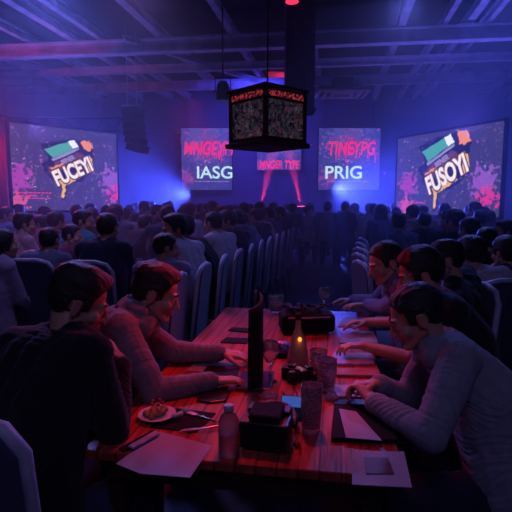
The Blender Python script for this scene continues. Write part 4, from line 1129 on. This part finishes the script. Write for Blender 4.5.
r3 = random.Random(9); nm = MB(); nap = MB()
# crumpled clear wrapper
for px, py, lb, sc_ in ((268, 398, 'crumpled clear wrapper in front of the wine glass', 1.0), (250, 392, 'crumpled clear wrapper by the typing hands', .8), (330, 400, 'crumpled clear wrapper right of the tall tumbler', .8)):
    w_ = MB(); w_.ell((0, 0, .010 * sc_), (.035 * sc_, .025 * sc_, .010 * sc_)); me = remesh(w_, .004, 0, 'w'); wrinkle(me, [(V((-.03, 0, 0)), V((.03, 0, 0)))], .007, px); o = put('plastic_wrapper', me, PET, None); me.polygons.foreach_set('use_smooth', [False] * len(me.polygons)); o.location = onT(px, py) + V((0, 0, .004)); tag(o, lb, 'wrapper', 'crumpled clear wrappers')

# water bottle
wb = thing('water_bottle', 'small clear plastic water bottle at the near edge of the table', 'bottle', onT(229, 455))
pr = [(.026, 0), (.031, .005)]
for i in range(7): z = .012 + i * .013; pr += [(.032, z), (.029, z + .0065)]
pr += [(.031, .105), (.024, .122), (.013, .132), (.012, .142)]
MB().lathe(pr, n=32).build('plastic_body', PET, wb, True); MB().lathe([(.014, .138), (.015, .140), (.015, .154), (.012, .156)]).build('cap', mat('pale_cap', (.5, .45, .5), .4), wb, True); MB().lathe([(.027, .006), (.028, .07), (.0, .071)]).build('water', fill_m, wb, True)

# plate with pastry, tray, cutlery
c0 = onT(157, 418)
sheet('serving_tray', 'dark rectangular mat under the dessert plate', 'mat', ((150, 428), (176, 409), (216, 414), (196, 433)), BLKM, .004, bev=.001)
pl = thing('dessert_plate', 'small white plate at the near left holding a pastry', 'plate', c0 + V((0, 0, .005)))
MB().lathe([(.035, 0), (.038, .003), (.062, .009), (.066, .013), (.063, .013), (.036, .006), (0, .005)], n=40).build('dish', CERAM, pl, True)
MB().cap((.060, -.02, .012), (.085, -.012, .016), .007, .009).build('handle', CERAM, pl, True)
cake = thing('pastry', 'crumbly golden pastry heaped on the small white plate', 'food', c0 + V((0, 0, .010)))
m = MB()
for i in range(46): a_ = r3.uniform(0, 2 * PI); rr = r3.uniform(0, .038); m.ell((rr * math.cos(a_), rr * math.sin(a_), .010 + r3.uniform(0, .030) * (1 - rr / .045)), (r3.uniform(.008, .014),) * 3, n=8, m=6)
put('crumb', remesh(m, .0035, 1, 'crumb'), CAKE, cake)
for i in range(5): m = MB(); a_ = i * 1.3; m.ell((.02 * math.cos(a_), .02 * math.sin(a_), .046), (.006,) * 3); m.build('berry_topping', BERRY, cake, True)
def cutlery(a_, b_, kind, label):
    A = onT(*a_) + V((0, 0, .008)); B = onT(*b_) + V((0, 0, .008)); t = thing(kind, label, kind, A, fang(B.x - A.x, B.y - A.y), 'cutlery beside the dessert'); L_ = (B - A).length
    MB().cap((0, 0, 0), (0, L_ * .55, 0), .004, .003).build('handle', CHROME, t, True)
    if kind == 'knife': MB().prism([(-.006, L_ * .55), (.008, L_ * .55), (.008, L_ * .9), (-.004, L_)], .002).build('blade', CHROME, t)
    else:
        q = MB(); q.box((0, L_ * .68, 0), (.018, L_ * .22, .003))
        for i in (-1, 0, 1): q.box((i * .007, L_ * .88, 0), (.003, L_ * .22, .002))
        q.build('tines', CHROME, t)
cutlery((216, 424), (182, 412), 'fork', 'silver fork lying behind the dessert plate'); cutlery((222, 428), (178, 434), 'knife', 'dark table knife lying right of the dessert plate')
# papers, left
sheet('paper_sheet', 'large pale sheet of paper at the near left of the table', 'paper', ((116, 464), (160, 432), (212, 446), (190, 478), (140, 474)), PAPER, .0015, group='papers on the table')
sheet('ruler', 'dark flat ruler lying on the left edge of the pale sheet', 'ruler', ((119, 449), (124, 452), (158, 434), (152, 431)), BLKM, .003, .7525)
sheet('pen_case', 'slim pale pen case beside the dark ruler', 'pen case', ((128, 448), (133, 450), (160, 435), (156, 432)), PAPER2, .008, .756, .002)
# left middle devices
sheet('tablet_computer', 'dark rounded tablet lying in front of the grey sleeve', 'tablet', ((196, 402), (201, 393), (226, 388), (230, 392), (226, 402), (210, 404)), BLK, .009, bev=.003, group='tablets by the typing hands')
sheet('tablet_computer', 'dark tablet lying under the typing hands', 'tablet', ((200, 378), (207, 367), (240, 368), (238, 382)), BLK, .008, bev=.003, group='tablets by the typing hands')
sheet('notepad', 'pale notepad under the far sleeve of the grey hooded sweatshirt', 'notepad', ((186, 372), (198, 361), (236, 363), (232, 374)), NAPK, .006, bev=.002)
sheet('menu_folder', 'dark folder lying at the far left of the table', 'folder', ((220, 343), (226, 338), (250, 339), (247, 344)), BLKM, .006, bev=.002)
sheet('menu_folder', 'thin dark folder farthest along the left edge of the table', 'folder', ((228, 331), (232, 328), (252, 329), (250, 333)), BLKM, .006, bev=.002)
# right side notebooks
rg = 'notebooks along the right edge of the table'
sheet('notebook', 'large black folder nearest the camera on the right side', 'notebook', ((331, 442), (334, 408), (386, 408), (398, 444)), BLKM, .014, bev=.003, group=rg)
sheet('paper_sheet', 'pale triangular sheet on the large black folder', 'paper', ((339, 409), (356, 412), (382, 441), (346, 438)), PAPER, .002, .7665, group='papers on the table')
sheet('notebook', 'glossy pale open magazine under the hands of the light grey top', 'notebook', ((327, 398), (328, 387), (382, 387), (386, 400)), PAPER2, .010, bev=.002, group=rg)
sheet('notebook', 'dark notebook directly beneath the glossy pale magazine edge', 'notebook', ((334, 406), (332, 401), (380, 401), (384, 407)), BLK, .008, bev=.002, group=rg)
sheet('notebook', 'reddish closed notebook behind the glossy magazine', 'notebook', ((332, 377), (333, 371), (378, 370), (381, 378)), mat('red_cover', (.35, .12, .12), .5), .012, bev=.002, group=rg)
sheet('notebook', 'pale notebook in front of the black sleeved hands', 'notebook', ((331, 366), (333, 355), (372, 355), (374, 366)), PAPER2, .012, bev=.002, group=rg)
sheet('notebook', 'pale notebook farther along beside the slate shirt', 'notebook', ((340, 344), (341, 333), (374, 333), (378, 344)), PAPER2, .010, bev=.002, group=rg)
sheet('paper_sheet', 'pale sheet in the far right corner of the table', 'paper', ((338, 326), (344, 318), (366, 318), (364, 327)), PAPER, .003, group='papers on the table')
sheet('paper_sheet', 'pale printed sheet at the near right corner of the table', 'paper', ((352, 485), (352, 452), (404, 452), (412, 488)), PAPER, .002, group='papers on the table')
sheet('photo_card', 'dark rectangular card lying on the near right sheet', 'card', ((366, 474), (364, 458), (388, 458), (394, 474)), mat('plum_card', (.12, .06, .09), .5), .002, .7530)
# watch on near right wrist is small; pen on the magazine
pn = thing('pen', 'silver pen lying on the glossy pale magazine', 'pen', at(336, 392, z=.764), math.radians(60)); MB().cap((0, 0, 0), (0, .11, 0), .004).build('barrel', STEEL, pn, True); MB().cap((0, .11, 0), (0, .135, 0), .0035, .001).build('tip', BLK, pn, True)

# glasses on the audience tables
for x, y, wh in ((-1.30, 4.55, 'nearest glass on the middle left cloth covered table'), (-1.16, 4.80, 'second glass on the middle left cloth covered table'), (-1.24, 5.08, 'farthest glass on the middle left cloth covered table'), (-2.24, 4.15, 'nearer glass on the cloth covered table at the left edge'), (-2.18, 4.45, 'farther glass on the cloth covered table at the left edge')):
    glass((x, y, .7505), wh, .13, .035, group='glasses on the audience tables')
print('objects', len(bpy.data.objects))
same = {}
for o in bpy.data.objects:
    if o.parent is None and str(o.get('label', '')).startswith('spectator in'): same.setdefault(o['label'], []).append(o)
for lb, os_ in same.items():
    if len(os_) > 1:
        os_.sort(key=lambda o: o.location.x / o.location.y)
        for o, wd in zip(os_, {2: ['left', 'right'], 3: ['leftmost', 'middle', 'rightmost'], 4: ['leftmost', 'second from left', 'third from left', 'rightmost'], 5: ['leftmost', 'second from left', 'middle', 'fourth from left', 'rightmost']}.get(len(os_), ['leftmost'] * 9)): o['label'] = wd + ' ' + lb
